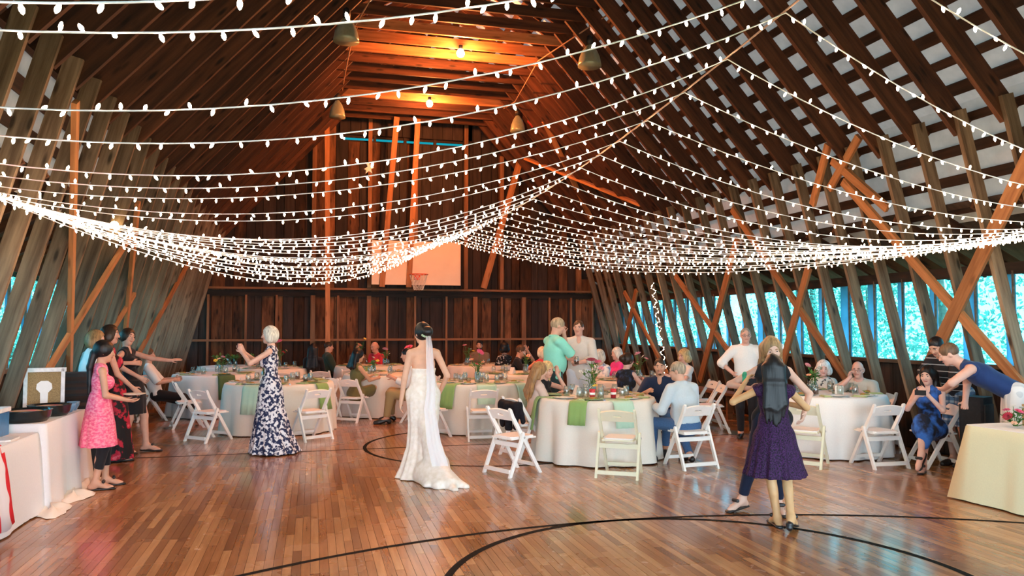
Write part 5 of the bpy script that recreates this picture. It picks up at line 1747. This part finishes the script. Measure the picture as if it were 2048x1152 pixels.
        if st in ('long', 'pony', 'waves'):
            L = hair[2] if len(hair) > 2 else .45
            end = nb - Ys * (.115 * s) - U * L * s
            if st == 'pony':
                f.cone(H(0, -.10, -.03), nb - Ys * .11 * s - U * .02, .040 * hs, .034 * hs, .02); f.cone(nb - Ys * .11 * s - U * .02, end, .034 * hs, .016, .02)
            else:
                rgh = np.random.RandomState(int(L * 100) + int(x * 10) % 13)
                wv = 1.45 if st == 'waves' else 1.1
                for o in (-.066, -.036, -.012, .012, .036, .066):
                    l2 = L * (1.0 - 1.6 * abs(o)) * rgh.uniform(.86, 1.08)
                    a0 = H(o * .95, -.060, .01); a1 = nb + Xs * o * 1.15 * s - Ys * .085 * s + U * .01
                    a2 = nb + Xs * o * 1.3 * wv * s - Ys * (.112 * s) - U * l2 * .6 * s; a3 = nb + Xs * (o * 1.15 * wv + rgh.uniform(-.012, .012)) * s - Ys * (.108 * s) - U * l2 * s
                    f.cone(a0, a1, .046 * hs, .034 * hs, .022); f.cone(a1, a2, .034 * hs, .026 * hs, .018); f.cone(a2, a3, .026 * hs, .008, .014)
                for sg in (-1, 1):
                    f.cone(H(sg * .070, -.012, .02), H(sg * .076, -.03, -.10), .026 * hs, .024 * hs, .02)
                    if hair[3:] and hair[3] == 'front': f.cone(H(sg * .076, -.03, -.10), sh[(sg + 1) // 2] * .55 + chest * .45 + Ys * .06 * s, .028, .012, .02)
        if st == 'bun':
            f.ell(H(0, -.115, .02), np.array((.062, .055, .060)) * hs, Rh, .015)
        place('hair', field_mesh('hair', f, hair_mat(hcx), .002, 3), root)
    if st == 'bald' and hair[1] is not None:
        f = Field(min(res, .011))
        f.ell(H(0, -.03, -.012), np.array((.084, .080, .062)) * hs, Rh, .015); f.ell(H(0, -.0, .075), np.array((.12, .14, .05)) * hs, Rh, op='s')
        f.ell(H(0, .098, -.03), np.array((.09, .11, .12)) * hs, Rh, op='s'); f.ell(H(0, -.02, -.10), np.array((.10, .12, .055)) * hs, Rh, op='s')
        place('hair', field_mesh('hair', f, hair_mat(hcx)), root)
    # ------------------------------------------------ face
    if face:
        for sg in (-1, 1):
            Me = Matrix([list(r) for r in np.stack([Xh, -Zh, Yh], 1) * hs]).to_4x4(); Me.translation = Vector(H(sg * .031, .0735, .010))
            place('eye', EYE, root, mat4=Me)
            mb = MB()
            mb.tube([tuple(H(sg * .015, .090, .031)), tuple(H(sg * .030, .089, .036)), tuple(H(sg * .048, .076, .029))], [.004 * hs, .0048 * hs, .003 * hs], 5)
            mb.build('eyebrow', hair_mat(hcx) if hcx is not None and sum(hcx) < 1.2 else M_brow, root)
        mb = MB(); mb.tube([tuple(H(-.026, .078, -.050)), tuple(H(-.012, .0895, -.0555)), tuple(H(.012, .0895, -.0555)), tuple(H(.026, .078, -.050))], [.003 * hs, .0058 * hs, .0058 * hs, .003 * hs], 6)
        mb.build('lips', M_lip, root)
    if glasses:
        mb = MB()
        for sg in (-1, 1):
            mb.tube([tuple(H(sg * .032 + .021 * math.cos(t), .100, .006 + .017 * math.sin(t))) for t in np.linspace(0, 2 * PI, 13)[:-1]], .0022, 5, closed=True)
            mb.tube([tuple(H(sg * .053, .098, .010)), tuple(H(sg * .078, .02, .012))], .0022, 4)
        mb.tube([tuple(H(-.011, .101, .008)), tuple(H(.011, .101, .008))], .0022, 4)
        mb.build('glasses', M_specs, root)
    if beard:
        f = Field(min(res, .010))
        if beard[0] == 'goatee':
            f.ell(H(0, .066, -.090), np.array((.026, .026, .022)) * hs, Rh, .012); f.cone(H(-.028, .078, -.042), H(.028, .078, -.042), .0095, .0095, .01)
        else:
            f.ell(H(0, .030, -.066), np.array((.062, .064, .054)) * hs, Rh, .02); f.ell(H(0, .075, -.02), np.array((.05, .05, .045)) * hs, Rh, op='s')
        place('beard', field_mesh('beard', f, hair_mat(beard[1])), root)
    root['_'] = 1; del root['_']
    info = dict(root=root, H=H, wr=wr, nb=nb, U=U, Ys=Ys, Xs=Xs, chest=chest, P0=P0, hc=hc, Rh=Rh, a=a, x=x, y=y, sh=sh, elb=elb)
    return info
def to_world(info, p):
    r = -math.radians(info['a']); p = np.asarray(p, float)
    return Vector((info['x'] + p[0] * math.cos(r) - p[1] * math.sin(r), info['y'] + p[0] * math.sin(r) + p[1] * math.cos(r), p[2]))
# ================================================================ the guests
def cl(name, c, **k): return plain(name, c, k.pop('rough', .8), .2, var=k.pop('var', .03), scale=k.pop('scale', 60), sheen=.1)
C_white = cl('white_shirt_cloth', (.80, .80, .78)); C_black = cl('black_cloth', (.012, .012, .015)); C_dark = cl('dark_trouser_cloth', (.016, .018, .024))
C_navy = cl('navy_cloth', (.012, .022, .055)); C_blue = cl('royal_navy_cloth', (.015, .04, .14)); C_pale = cl('pale_blue_shirt_cloth', (.52, .62, .68))
C_mint = cl('mint_polo_cloth', (.26, .74, .60)); C_slate = cl('dark_slate_cloth', (.02, .04, .045)); C_linen = cl('linen_cloth', (.66, .61, .55)); C_lighttr = cl('light_trouser_cloth', (.66, .69, .76))
C_khaki = cl('khaki_cloth', (.34, .25, .12)); C_jean = cl('denim', (.05, .12, .26), scale=120, var=.2); C_pinkpale = cl('pale_pink_cloth', (.62, .47, .40)); C_olive = cl('olive_cloth', (.16, .14, .05))
C_red = cl('red_cloth', (.62, .04, .07)); C_hot = cl('hot_pink_cloth', (.80, .06, .32)); C_bottle = cl('dark_green_jacket', (.03, .05, .035)); C_greyt = cl('grey_tee_cloth', (.52, .50, .45))
C_pinkdress = two_tone('pink_printed_dress', (.78, .10, .22), (.88, .30, .38), 34, .40, .62, .6, detail=3, squash=(1, 1, 1.6))
C_redflower = two_tone('black_red_flower_print', (.012, .010, .012), (.50, .02, .05), 9, .50, .56, .65, c=(.66, .12, .16), detail=3)
C_floral = two_tone('navy_white_floral', (.70, .72, .76), (.015, .025, .075), 24, .46, .52, .75, detail=4)
C_lace = two_tone('purple_lace', (.006, .003, .009), (.055, .012, .075), 110, .38, .62, .7, detail=2, bump=.4)
C_satin = two_tone('ivory_lace_satin', (.74, .70, .60), (.84, .81, .74), 22, .35, .65, .42, detail=4, bump=.25)
C_bluedress = two_tone('blue_black_batik', (.012, .015, .03), (.04, .16, .55), 7, .42, .60, .75, detail=3)
C_batik2 = two_tone('dark_blue_batik', (.012, .014, .02), (.03, .06, .14), 12, .45, .6, .75)
C_stripe = stripes('dark_striped_tee', (.02, .022, .028), (.42, .46, .50), .075, .86)
C_plaid = stripes('blue_plaid', (.10, .20, .34), (.42, .52, .60), .07, .62, checks=(.06, (.03, .07, .14)))
C_patt = two_tone('white_top_dark_print', (.72, .71, .68), (.06, .06, .07), 26, .56, .60, .8, detail=3)
C_bluewhite = two_tone('white_blue_print', (.78, .80, .82), (.22, .36, .60), 20, .52, .60, .8)
C_bw = two_tone('black_white_print', (.015, .015, .018), (.62, .62, .62), 18, .58, .62, .8)
C_wshort = stripes('white_striped_shorts', (.72, .72, .72), (.56, .58, .60), .05, .5, axis='x')
BRN, DRK, BLK, GRY, WHT_, BLD, LBR = (.10, .05, .022), (.035, .020, .012), (.008, .007, .008), (.34, .31, .26), (.72, .69, .60), (.58, .40, .17), (.30, .17, .07)
N_, MID, FAR = .0085, .0105, .014

def phone(info, label, dy=.05, dz=.02):
    w = (info['wr'][0] + info['wr'][1]) / 2
    p = to_world(info, w + np.array((0, dy + .03, dz)))
    t = empty('phone', p, -math.radians(info['a']), label, 'phone')
    m = MB(); m.box(-.075, .075, -.005, .005, -.036, .036, bev=.004); m.build('phone_body', M_black, t); t.scale = (.8, .8, .8)
    m = MB(); m.box(-.068, .068, -.0062, -.005, -.031, .031); m.build('screen', plain('phone_screen', (.55, .45, .50), .15, .5), t)

# --- left group
g1 = person(-2.10, 8.72, 68, 'girl in a pink dress and black leggings holding a white plate by the buffet', h=1.47, head=(8, -8, 0), skin=SK3, hair=('pony', BLK, .34), res=N_,
       hands=((-.08, .27, 1.03), (.10, .27, 1.03)), palm=((.2, 0, 1), (-.2, 0, 1)), poles=((-.4, -1, -.6), (.4, -1, -.6)),
       wear=(('trousers', C_black, dict(len=1.60, name='leggings', g=.010)), ('dress', C_pinkdress, dict(tank=1, rows=[(.50, .235, .20, 0, .0), (.75, .21, .175, 0, 0), (1.0, .168, .13, 0, 0), (1.12, .13, .105, 0, 0)], pleat=(9, .05)))), shoes='sandal', toes=(12, 6), feet=((-.10, .10, .085), (.10, -.04, .085)))
p = to_world(g1, (g1['wr'][0] + g1['wr'][1]) / 2 + np.array((0, .09, .035)))
t = empty('plate', p, 0, 'white plate held by the girl in the pink dress', 'plate'); o = place('dish', PLATE, t); o.scale = (.85, .85, 1)
person(-2.36, 10.45, 74, 'woman in a long black and red flowered dress hugging the woman in black', h=1.64, lean=-8, head=(18, -4, 6), skin=SK4, hair=('bob', DRK), res=N_,
       hands=((-.20, .30, 1.04), (.17, .20, .93)), poles=((-1, -.3, -.4), (.6, -1, -.2)), palm=(None, (-1, 0, -.2)),
       wear=(('dress', C_redflower, dict(tank=1, rows=[(.03, .225, .21, 0, .05), (.45, .195, .18, 0, .02), (.88, .185, .15, 0, 0), (1.02, .145, .11, 0, -.01)], pleat=(8, .05))),), shoes='sandal', feet=((-.10, .02, .085), (.10, .03, .085)))
person(-2.27, 11.05, 104, 'woman in a short black outfit stretching her arm out to the right', h=1.60, lean=-11, tilt=2, head=(24, -2, 14), skin=SK4, hair=('bun', DRK), res=N_,
       hands=((-.16, .52, 1.25), (.26, .10, 1.25)), poles=((-.5, -.2, -1), (1, -.3, -.3)), palm=((-.4, 0, -1), None), curl=(.15, .5), handdir=((-.3, 1, .12), None),
       wear=(('dress', C_black, dict(tank=1, vneck=1, rows=[(.54, .20, .175, 0, .0), (.80, .195, .165, 0, 0), (1.0, .15, .115, 0, 0)], pleat=(7, .04))),), shoes='sandal', feet=((-.10, .16, .085), (.08, -.08, .085)))
person(-2.62, 14.6, 84, 'man in white shirt and black trousers lounging behind the three hugging women', h=1.76, sex='m', seat=.42, lean=-16, skin=SK1, hair=('short', BRN), res=MID, head=(0, -6, 0),
       hands=((-.06, .28, .70), (.10, .26, .68)), feet=((-.06, .82, .085), (.10, .70, .085)), wear=(('top', C_white, dict(sleeve=1.0, hem=-.02)), ('trousers', C_black, {})))
person(-2.62, 10.15, 62, 'person in a white blouse half hidden behind the girl in pink', h=1.58, lean=10, head=(20, 0, 0), skin=SK2, hair=('bob', LBR), res=MID, face=False,
       wear=(('top', C_white, dict(sleeve=1.7, g=.03)), ('trousers', C_dark, {})))
g6 = person(-.52, 10.62, -82, 'silver-haired woman in a navy and white floral gown taking a photograph', h=1.62, head=(0, -2, 0), skin=SK2, hair=('bob', (.62, .62, .54)), res=N_,
       hands=((-.05, .38, 1.37), (.06, .38, 1.37)), poles=((-.7, .2, -1), (.7, .2, -1)), palm=((1, 0, .2), (-1, 0, .2)), handdir=((.15, .5, .9), (-.15, .5, .9)), curl=(.7, .7),
       wear=(('dress', C_floral, dict(tank=1, rows=[(.015, .38, .34, .0, -.07), (.10, .34, .31, 0, -.05), (.35, .25, .24, 0, -.02), (.62, .20, .185, 0, 0), (.90, .19, .155, 0, 0), (1.05, .14, .11, 0, 0)], pleat=(11, .07))),), shoes=None)
phone(g6, 'phone in a pink case held up by the silver-haired woman in the floral gown', .03, .09)
# --- bride
b13 = person(1.20, 8.58, 6, 'bride in a strapless white lace gown with a trailing hem, seen from behind', h=1.66, head=(-30, -4, 0), skin=(.66, .40, .27), hair=('bun', BLK), res=.008, face=True,
       hands=((-.25, .02, .83), (.20, .16, .93)), poles=((-.5, -1, -.2), (1, -.7, -.2)), palm=((1, 0, 0), (-1, .3, 0)),
       wear=(('dress', C_satin, dict(neck=-.25, g=.016, rows=[(.004, .29, .30, -.02, -.06), (.10, .25, .26, -.01, -.05), (.32, .19, .19, .0, -.02), (.55, .168, .16, 0, 0), (.86, .19, .165, 0, 0), (1.0, .15, .115, 0, 0), (1.12, .132, .10, 0, 0)], pleat=(10, .09),
             extra=[((.03, -.14, .62), (.13, -.36, .20), .07, .13, .08), ((.13, -.36, .14), (.26, -.70, .03), .14, .09, .06), ((.02, -.34, .08), (.14, -.72, .02), .13, .07, .05), ((.22, -.52, .04), (.42, -.74, .0), .10, .045, .05), ((.0, -.3, .05), (.03, -.66, .01), .10, .05, .04), ((.16, -.5, .05), (.30, -.86, .0), .08, .04, .03)])),), shoes=None)
H = b13['H']
vm_, vo = new_mat('veil_tulle')[1:]
M_veil = bpy.data.materials['veil_tulle']
tr_ = nd(vm_, 'ShaderNodeBsdfTransparent'); df_ = nd(vm_, 'ShaderNodeBsdfDiffuse'); df_.inputs[0].default_value = (.82, .84, .88, 1)
mx_ = nd(vm_, 'ShaderNodeMixShader'); mx_.inputs[0].default_value = .62
vm_.links.new(tr_.outputs[0], mx_.inputs[1]); vm_.links.new(df_.outputs[0], mx_.inputs[2]); vm_.links.new(mx_.outputs[0], vo.inputs[0])
top = H(.0, -.125, -.03)
path = [top, top + (.01, -.05, -.12), top + (.02, -.075, -.35), top + (.03, -.085, -.6), np.array((.06, -.24, .75)), np.array((.10, -.40, .42)), np.array((.16, -.58, .20))]
wd = [.028, .036, .042, .048, .06, .075, .085]
V, Fq = [], []
for j, (c, w_) in enumerate(zip(path, wd)):
    for i in range(9):
        u = i / 8 - .5
        V.append((c[0] + u * 2 * w_, c[1] - .018 * math.sin(i * 1.6 + j * .3), c[2]))
for j in range(len(path) - 1):
    for i in range(8): Fq.append((j * 9 + i, j * 9 + i + 1, (j + 1) * 9 + i + 1, (j + 1) * 9 + i))
place('veil', raw_mesh('veil', V, Fq, M_veil, smooth=True), b13['root'], label='narrow white tulle veil falling down her back')
mb = MB()
for k in range(7):
    a_ = -.9 + .3 * k
    mb.ball(tuple(H(.065 * math.sin(a_) - .02, -.115 + .0 * k, .005 - .045 * math.cos(a_))), .012, 6, 4)
mb.build('hair_flowers', plain('green_white_sprig', (.45, .60, .40), .6), b13['root'])
# --- dancing pair
d29 = person(3.98, 6.12, 205, 'blonde woman in black facing us, dancing with the girl in the purple dress', h=1.54, lean=6, head=(-4, -16, -6), skin=SK2, hair=('long', (.36, .22, .10), .08), res=N_,
       hands=((-.25, .28, 1.0), (.24, .27, 1.22)), poles=((-1, -.25, -.35), (1, .1, -.5)), palm=((1, .3, 0), (-1, .3, 0)), feet=((-.04, .02, .085), (.30, -.02, .085)), toes=(0, 42),
       wear=(('top', C_black, dict(tank=1, vneck=1)), ('trousers', cl('navy_leggings', (.010, .014, .035)), dict(len=1.86, name='leggings', g=.010))), shoes='sandal')
ta = d29['sh'][1] * .55 + d29['elb'][1] * .45
f = Field(.007); f.ell(ta + np.array((.004, .022, .012)), (.020, .022, .030)); f.ell(ta + np.array((.012, .020, -.022)), (.018, .020, .022)); f.ell(ta + np.array((-.004, .022, .036)), (.014, .020, .016))
place('tattoo', field_mesh('tattoo', f, plain('green_tattoo', (.06, .38, .20), .6, .2, var=.3)), d29['root'], label='green tattoo on her upper arm')
person(3.70, 5.66, 26, 'girl with long black hair in a purple lace dress seen from behind, dancing', h=1.38, head=(6, 6, 0), skin=(.60, .34, .16), hair=('long', BLK, .42), res=.008, face=False,
       hands=((-.27, .17, 1.43), (.16, .30, 1.22)), poles=((-1, -.1, -.8), (1, -.3, -.5)), palm=((1, .2, 0), (-1, .2, 0)), feet=((.02, .03, .085), (.13, -.12, .14)), toes=(-8, 14),
       wear=(('dress', C_lace, dict(tank=1, sleeve=.12, rows=[(.52, .30, .27, 0, 0), (.66, .265, .24, 0, 0), (.86, .215, .185, 0, 0), (1.02, .155, .115, 0, 0), (1.12, .135, .105, 0, 0)], pleat=(13, .09))),), shoes='wedge')
# --- standing guests
person(6.22, 10.22, 212, 'man in glasses and a white shirt standing with hands on hips behind the dancers', h=1.60, sex='m', head=(-10, -4, 0), skin=(.66, .38, .30), hair=('crop', GRY), res=MID, glasses=True, bulk=1.08,
       hands=((-.20, .10, 1.02), (.20, .10, 1.02)), poles=((-1, -.4, .1), (1, -.4, .1)), palm=((1, 0, 0), (-1, 0, 0)),
       wear=(('top', C_white, dict(sleeve=1.35, collar=1, hem=.03, g=.02)), ('trousers', C_dark, {})))
person(3.38, 10.72, 82, 'grey-haired man in a mint green polo shirt with a hand at his mouth', h=1.76, sex='m', lean=3, head=(6, -18, 0), skin=(.64, .36, .26), hair=('short', (.40, .31, .20)), res=MID, bulk=1.16,
       hands=((-.02, .19, 1.48), (-.10, .27, 1.20)), poles=((-.6, .3, -1), (1, .2, -.4)), curl=(.9, .7),
       wear=(('top', C_mint, dict(sleeve=.95, collar=1, hem=-.12, g=.018, flare=.012)), ('trousers', C_slate, dict(g=.016))))
c19 = person(4.02, 11.38, 203, 'man in a cream linen shirt holding a drink beside the man in the mint polo', h=1.72, sex='m', head=(8, -4, 0), skin=(.66, .36, .27), hair=('crop', BRN), res=MID, bulk=1.06,
       hands=((-.03, .27, 1.08), (.17, .16, 1.14)), poles=((-1, -.3, -.3), (1, -.4, -.3)), palm=((1, .2, 0), (-1, 0, 0)), curl=(1.0, .6),
       wear=(('top', C_linen, dict(sleeve=1.6, collar=1, vneck=1, hem=-.16, g=.022)), ('trousers', C_lighttr, dict(g=.018))))
p = to_world(c19, c19['wr'][0] + np.array((.05, .05, -.03)))
t = empty('drinking_glass', p, 0, 'glass of dark drink in the hand of the man in cream linen', 'glass'); place('glass', JAR, t); place('drink', TEA, t)
person(7.42, 7.56, -96, 'person in a dark striped tee and blue plaid shorts leaning on a chair back', h=1.60, sex='m', lean=30, head=(-8, -24, 0), skin=SK1, hair=('crop', BLK), res=MID, face=True,
       hands=((-.02, .36, .88), (.16, .34, .92)), poles=((-1, -.2, .1), (1, -.2, .1)), palm=((.2, 0, -1), (-.2, 0, -1)),
       wear=(('top', C_stripe, dict(sleeve=.8, hem=-.10, g=.02, flare=.014)), ('trousers', C_plaid, dict(len=1.0, name='shorts', g=.024))), toes=(10, -5))
person(7.14, 6.56, -52, 'man in a navy tank top and white shorts bending over beside the bouquet table', h=1.76, sex='m', lean=60, head=(6, -6, 0), skin=(.66, .40, .32), hair=('crop', (.14, .08, .045)), res=MID,
       hands=((-.10, .62, .95), (.22, .40, .80)), poles=((-1, .2, 0), (1, -.2, .2)),
       wear=(('top', C_blue, dict(tank=1, hem=-.12, g=.022)), ('trousers', C_wshort, dict(len=.98, name='shorts', g=.024))))
# --- seated at the near round table
w23 = person(2.74, 9.56, 84, 'woman with long wavy brown hair and a pale pink top at near round table', h=1.52, seat=.42, lean=8, head=(0, -6, 0), skin=SK2, hair=('waves', (.34, .19, .08), .30), res=MID, face=True,
       hands=((-.10, .38, .82), (.16, .36, .80)), wear=(('top', C_pinkpale, dict(sleeve=1.85, hem=-.08)), ('trousers', C_olive, {})))
person(2.98, 10.18, 138, 'woman with straight blonde hair, head on hand, at the near round table', h=1.52, seat=.42, lean=14, tilt=-3, head=(14, -10, -8), skin=SK2, hair=('long', (.66, .50, .24), .12, 'front'), res=MID,
       hands=((-.13, .30, 1.10), (.10, .42, .83)), poles=((-.5, .8, -1), (.6, -.5, -.5)), handdir=((.1, -.1, 1), None), wear=(('top', C_black, dict(tank=1)), ('trousers', C_dark, {})))
person(4.56, 9.62, -148, 'man with a goatee in a navy polo shirt seated at the near round table', h=1.60, sex='m', seat=.42, lean=6, head=(-6, -4, 0), skin=SK3, hair=('crop', DRK), beard=('goatee', (.10, .05, .03)), res=MID, bulk=1.05,
       hands=((-.16, .34, .66), (.14, .44, .84)), wear=(('top', C_navy, dict(sleeve=.9, vneck=1, hem=-.06, flare=.01)), ('trousers', C_jean, {})))
person(4.36, 8.46, -16, 'grey-haired man in a pale blue shirt seen from behind at the near round table', h=1.62, sex='m', seat=.42, lean=13, head=(-32, -4, 0), skin=(.62, .36, .26), hair=('short', (.36, .30, .22)), glasses=True, res=MID, bulk=1.14,
       hands=((-.22, .36, .70), (.16, .38, .70)), feet=((-.24, .40, .085), (.14, .12, .085)), wear=(('top', C_pale, dict(sleeve=1.88, collar=1, hem=.0, g=.02)), ('trousers', C_jean, {})))
# --- table by the window wall
person(7.16, 9.70, -146, 'white-haired woman in a dark-printed white top seated by the window wall', h=1.45, seat=.41, lean=4, head=(0, -8, 0), skin=(.68, .42, .36), hair=('puffy', (.80, .79, .76)), res=MID,
       hands=((-.10, .36, .84), (.12, .36, .84)), wear=(('top', C_patt, dict(sleeve=1.3)), ('trousers', C_dark, {})))
person(7.28, 9.00, -118, 'man in glasses and grey tee, chin on hand, seated by the window wall', h=1.58, sex='m', seat=.41, lean=18, head=(-12, -2, 0), skin=(.66, .39, .32), hair=('bald', (.70, .69, .66)), glasses=True, res=MID, bulk=1.12,
       hands=((-.14, .44, .84), (.07, .34, 1.02)), poles=((-.6, -.6, -.6), (.8, .8, -1)), curl=(.5, 1.2), handdir=(None, (-.2, -.2, 1)), wear=(('top', C_greyt, dict(sleeve=.9, flare=.012, g=.02)), ('trousers', C_dark, {})))
w33 = person(6.98, 7.54, -122, 'smiling dark-haired woman in a blue dress looking at her phone', h=1.52, seat=.42, lean=-2, head=(4, -12, 0), skin=(.68, .42, .34), hair=('waves', BLK, .12, 'front'), res=N_,
       hands=((-.06, .25, .96), (.07, .25, .94)), poles=((-.7, -.2, -1), (.7, -.2, -1)), palm=((.6, -.5, .4), (-.6, -.5, .4)), feet=((-.02, .40, .085), (-.05, .56, .26)), knees=((-.1, .4, 1), (-.1, .3, 1)),
       wear=(('dress', C_bluedress, dict(tank=1, vneck=1, len=1.02, drape=(.0, .03, -.14))),), shoes='sandal')
phone(w33, 'black phone in the hands of the woman in the blue dress', .05, .04)
# --- middle right table
person(4.62, 11.02, 58, 'dark-haired woman in a sleeveless blue printed top seated at the middle right table', h=1.64, seat=.42, lean=6, head=(10, -4, 0), skin=(.68, .42, .34), hair=('bun', DRK), res=MID,
       hands=((-.10, .38, .82), (.12, .38, .82)), wear=(('dress', C_bluewhite if False else C_batik2, dict(tank=1)),))
person(6.22, 12.14, -98, 'short-haired blonde woman in a white top seated near the windows', h=1.64, seat=.42, head=(-8, -4, 0), skin=(.70, .44, .36), hair=('puffy', (.62, .48, .24)), res=MID,
       hands=((-.10, .38, .82), (.12, .38, .82)), wear=(('top', C_white, dict(sleeve=.6)), ('trousers', C_dark, {})))
person(5.00, 12.78, -108, 'white-haired guest in a white and blue shirt seated beside the man in linen', h=1.66, seat=.42, lean=10, head=(0, -8, 0), skin=(.66, .38, .28), hair=('bob', (.70, .66, .56)), res=FAR, face=False,
       hands=((-.10, .38, .82), (.12, .38, .82)), wear=(('top', C_bluewhite, dict(sleeve=1.0, g=.02)), ('trousers', C_lighttr, {})))
person(5.50, 13.40, -98, 'white-haired guest in a hot pink top behind the white and blue shirt', h=1.66, seat=.42, head=(0, -4, 0), skin=(.66, .38, .28), hair=('bob', WHT_), res=FAR, face=False, wear=(('top', C_hot, dict(sleeve=1.0, g=.02)), ('trousers', C_lighttr, {})))
# --- tables behind the bride
person(.74, 13.85, 66, 'dark-haired woman in an olive dress sitting sideways with crossed legs', h=1.66, seat=.42, lean=2, head=(8, -4, 0), skin=(.60, .33, .20), hair=('waves', BLK, .10), res=MID,
       hands=((-.10, .30, .74), (.06, .43, .74)), feet=((-.04, .42, .085), (-.02, .62, .22)), knees=((-.1, .4, 1), (-.15, .3, 1)), wear=(('dress', C_olive, dict(tank=1, len=.78)),), shoes='sandal')
person(1.72, 13.32, -82, 'man in a white shirt and khaki trousers whose face is hidden by a scarlet dahlia', h=1.74, sex='m', seat=.42, lean=10, head=(0, -6, 0), skin=(.60, .32, .22), hair=('crop', BLK), res=MID,
       hands=((-.03, .36, .74), (.05, .36, .74)), feet=((-.20, .46, .085), (.22, .40, .085)), wear=(('top', C_white, dict(sleeve=1.7, g=.02, collar=1)), ('trousers', C_khaki, dict(g=.018))))
person(4.00, 15.38, 112, 'brown-haired man in a black tee with a hand to his face', h=1.74, sex='m', seat=.42, lean=12, head=(0, -10, 0), skin=(.62, .33, .22), hair=('short', BRN), res=FAR,
       hands=((-.06, .28, 1.12), (.12, .40, .84)), poles=((-.6, .6, -1), (.6, -.5, -.5)), wear=(('top', C_black, dict(sleeve=.9)), ('trousers', C_dark, {})))
person(4.42, 15.00, 84, 'white-haired woman in a red top with a hand at her chin', h=1.62, seat=.42, lean=8, head=(4, -4, 0), skin=(.66, .38, .27), hair=('bob', (.74, .66, .46)), res=FAR,
       hands=((-.10, .38, .84), (.06, .26, 1.06)), poles=((-.6, -.5, -.5), (.8, .6, -1)), wear=(('top', C_red, dict(sleeve=.9)), ('trousers', C_dark, {})))
# --- far tables
person(.34, 18.3, 78, 'man in a dark green jacket with a red shirt front at the far wall', h=1.74, sex='m', seat=.42, head=(4, -2, 0), skin=(.62, .33, .22), hair=('crop', DRK), res=FAR, wear=(('top', C_red, dict(sleeve=0, g=.012)), ('top', C_bottle, dict(sleeve=1.9, vneck=1, g=.03, name='jacket')), ('trousers', C_dark, {})))
person(.02, 16.85, 12, 'guest with very long black hair in black seen from behind at the far tables', h=1.72, seat=.42, skin=SK3, hair=('long', BLK, .42), res=FAR, face=False, wear=(('top', C_black, dict(sleeve=1.9)), ('trousers', C_black, {})))
person(1.05, 18.72, 184, 'dark-haired woman facing us at the far wall', h=1.66, seat=.42, skin=SK3, hair=('bob', DRK), res=FAR, wear=(('top', cl('brown_top', (.18, .12, .09)), dict(sleeve=.8)), ('trousers', C_dark, {})))
person(1.52, 18.45, -128, 'bald man in a red shirt at the far wall', h=1.76, sex='m', seat=.42, lean=8, head=(0, -10, 0), skin=(.62, .32, .22), hair=('bald', (.45, .25, .14)), res=FAR, wear=(('top', C_red, dict(sleeve=.9)), ('trousers', C_dark, {})))
person(3.95, 18.45, 196, 'bearded dark-haired man facing us at the far wall', h=1.76, sex='m', seat=.42, skin=SK3, hair=('crop', BLK), beard=('full', BLK), res=FAR, wear=(('top', cl('grey_brown_shirt', (.20, .15, .11)), dict(sleeve=1.2)), ('trousers', C_dark, {})))
person(4.22, 17.0, -32, 'guest with big dark curly hair and a black and white top seen from behind', h=1.70, seat=.42, skin=SK3, hair=('puffy', BLK), res=FAR, face=False, wear=(('top', C_bw, dict(sleeve=1.5)), ('trousers', C_black, {})))
# the jacket on the chair back at the near table
t = empty('jacket', (2.66, 9.58, 0), -math.radians(72), 'black jacket hung over the chair back of the long-haired woman', 'jacket')
f = Field(.011)
f.cone((-.19, -.265, .70), (.19, -.265, .70), .055, .055, .04); f.cone((-.18, -.28, .66), (-.16, -.27, .42), .045, .04, .05); f.cone((.18, -.28, .66), (.16, -.27, .42), .045, .04, .05); f.cone((0, -.285, .66), (0, -.28, .40), .05, .05, .06)
f.cone((-.20, -.25, .72), (-.22, -.19, .50), .045, .035, .03); f.cone((.20, -.25, .72), (.22, -.19, .50), .045, .035, .03)
place('coat_body', field_mesh('coat_body', f, M_jacket, .004, 2), t)
t.scale = (.95, .93, .93)
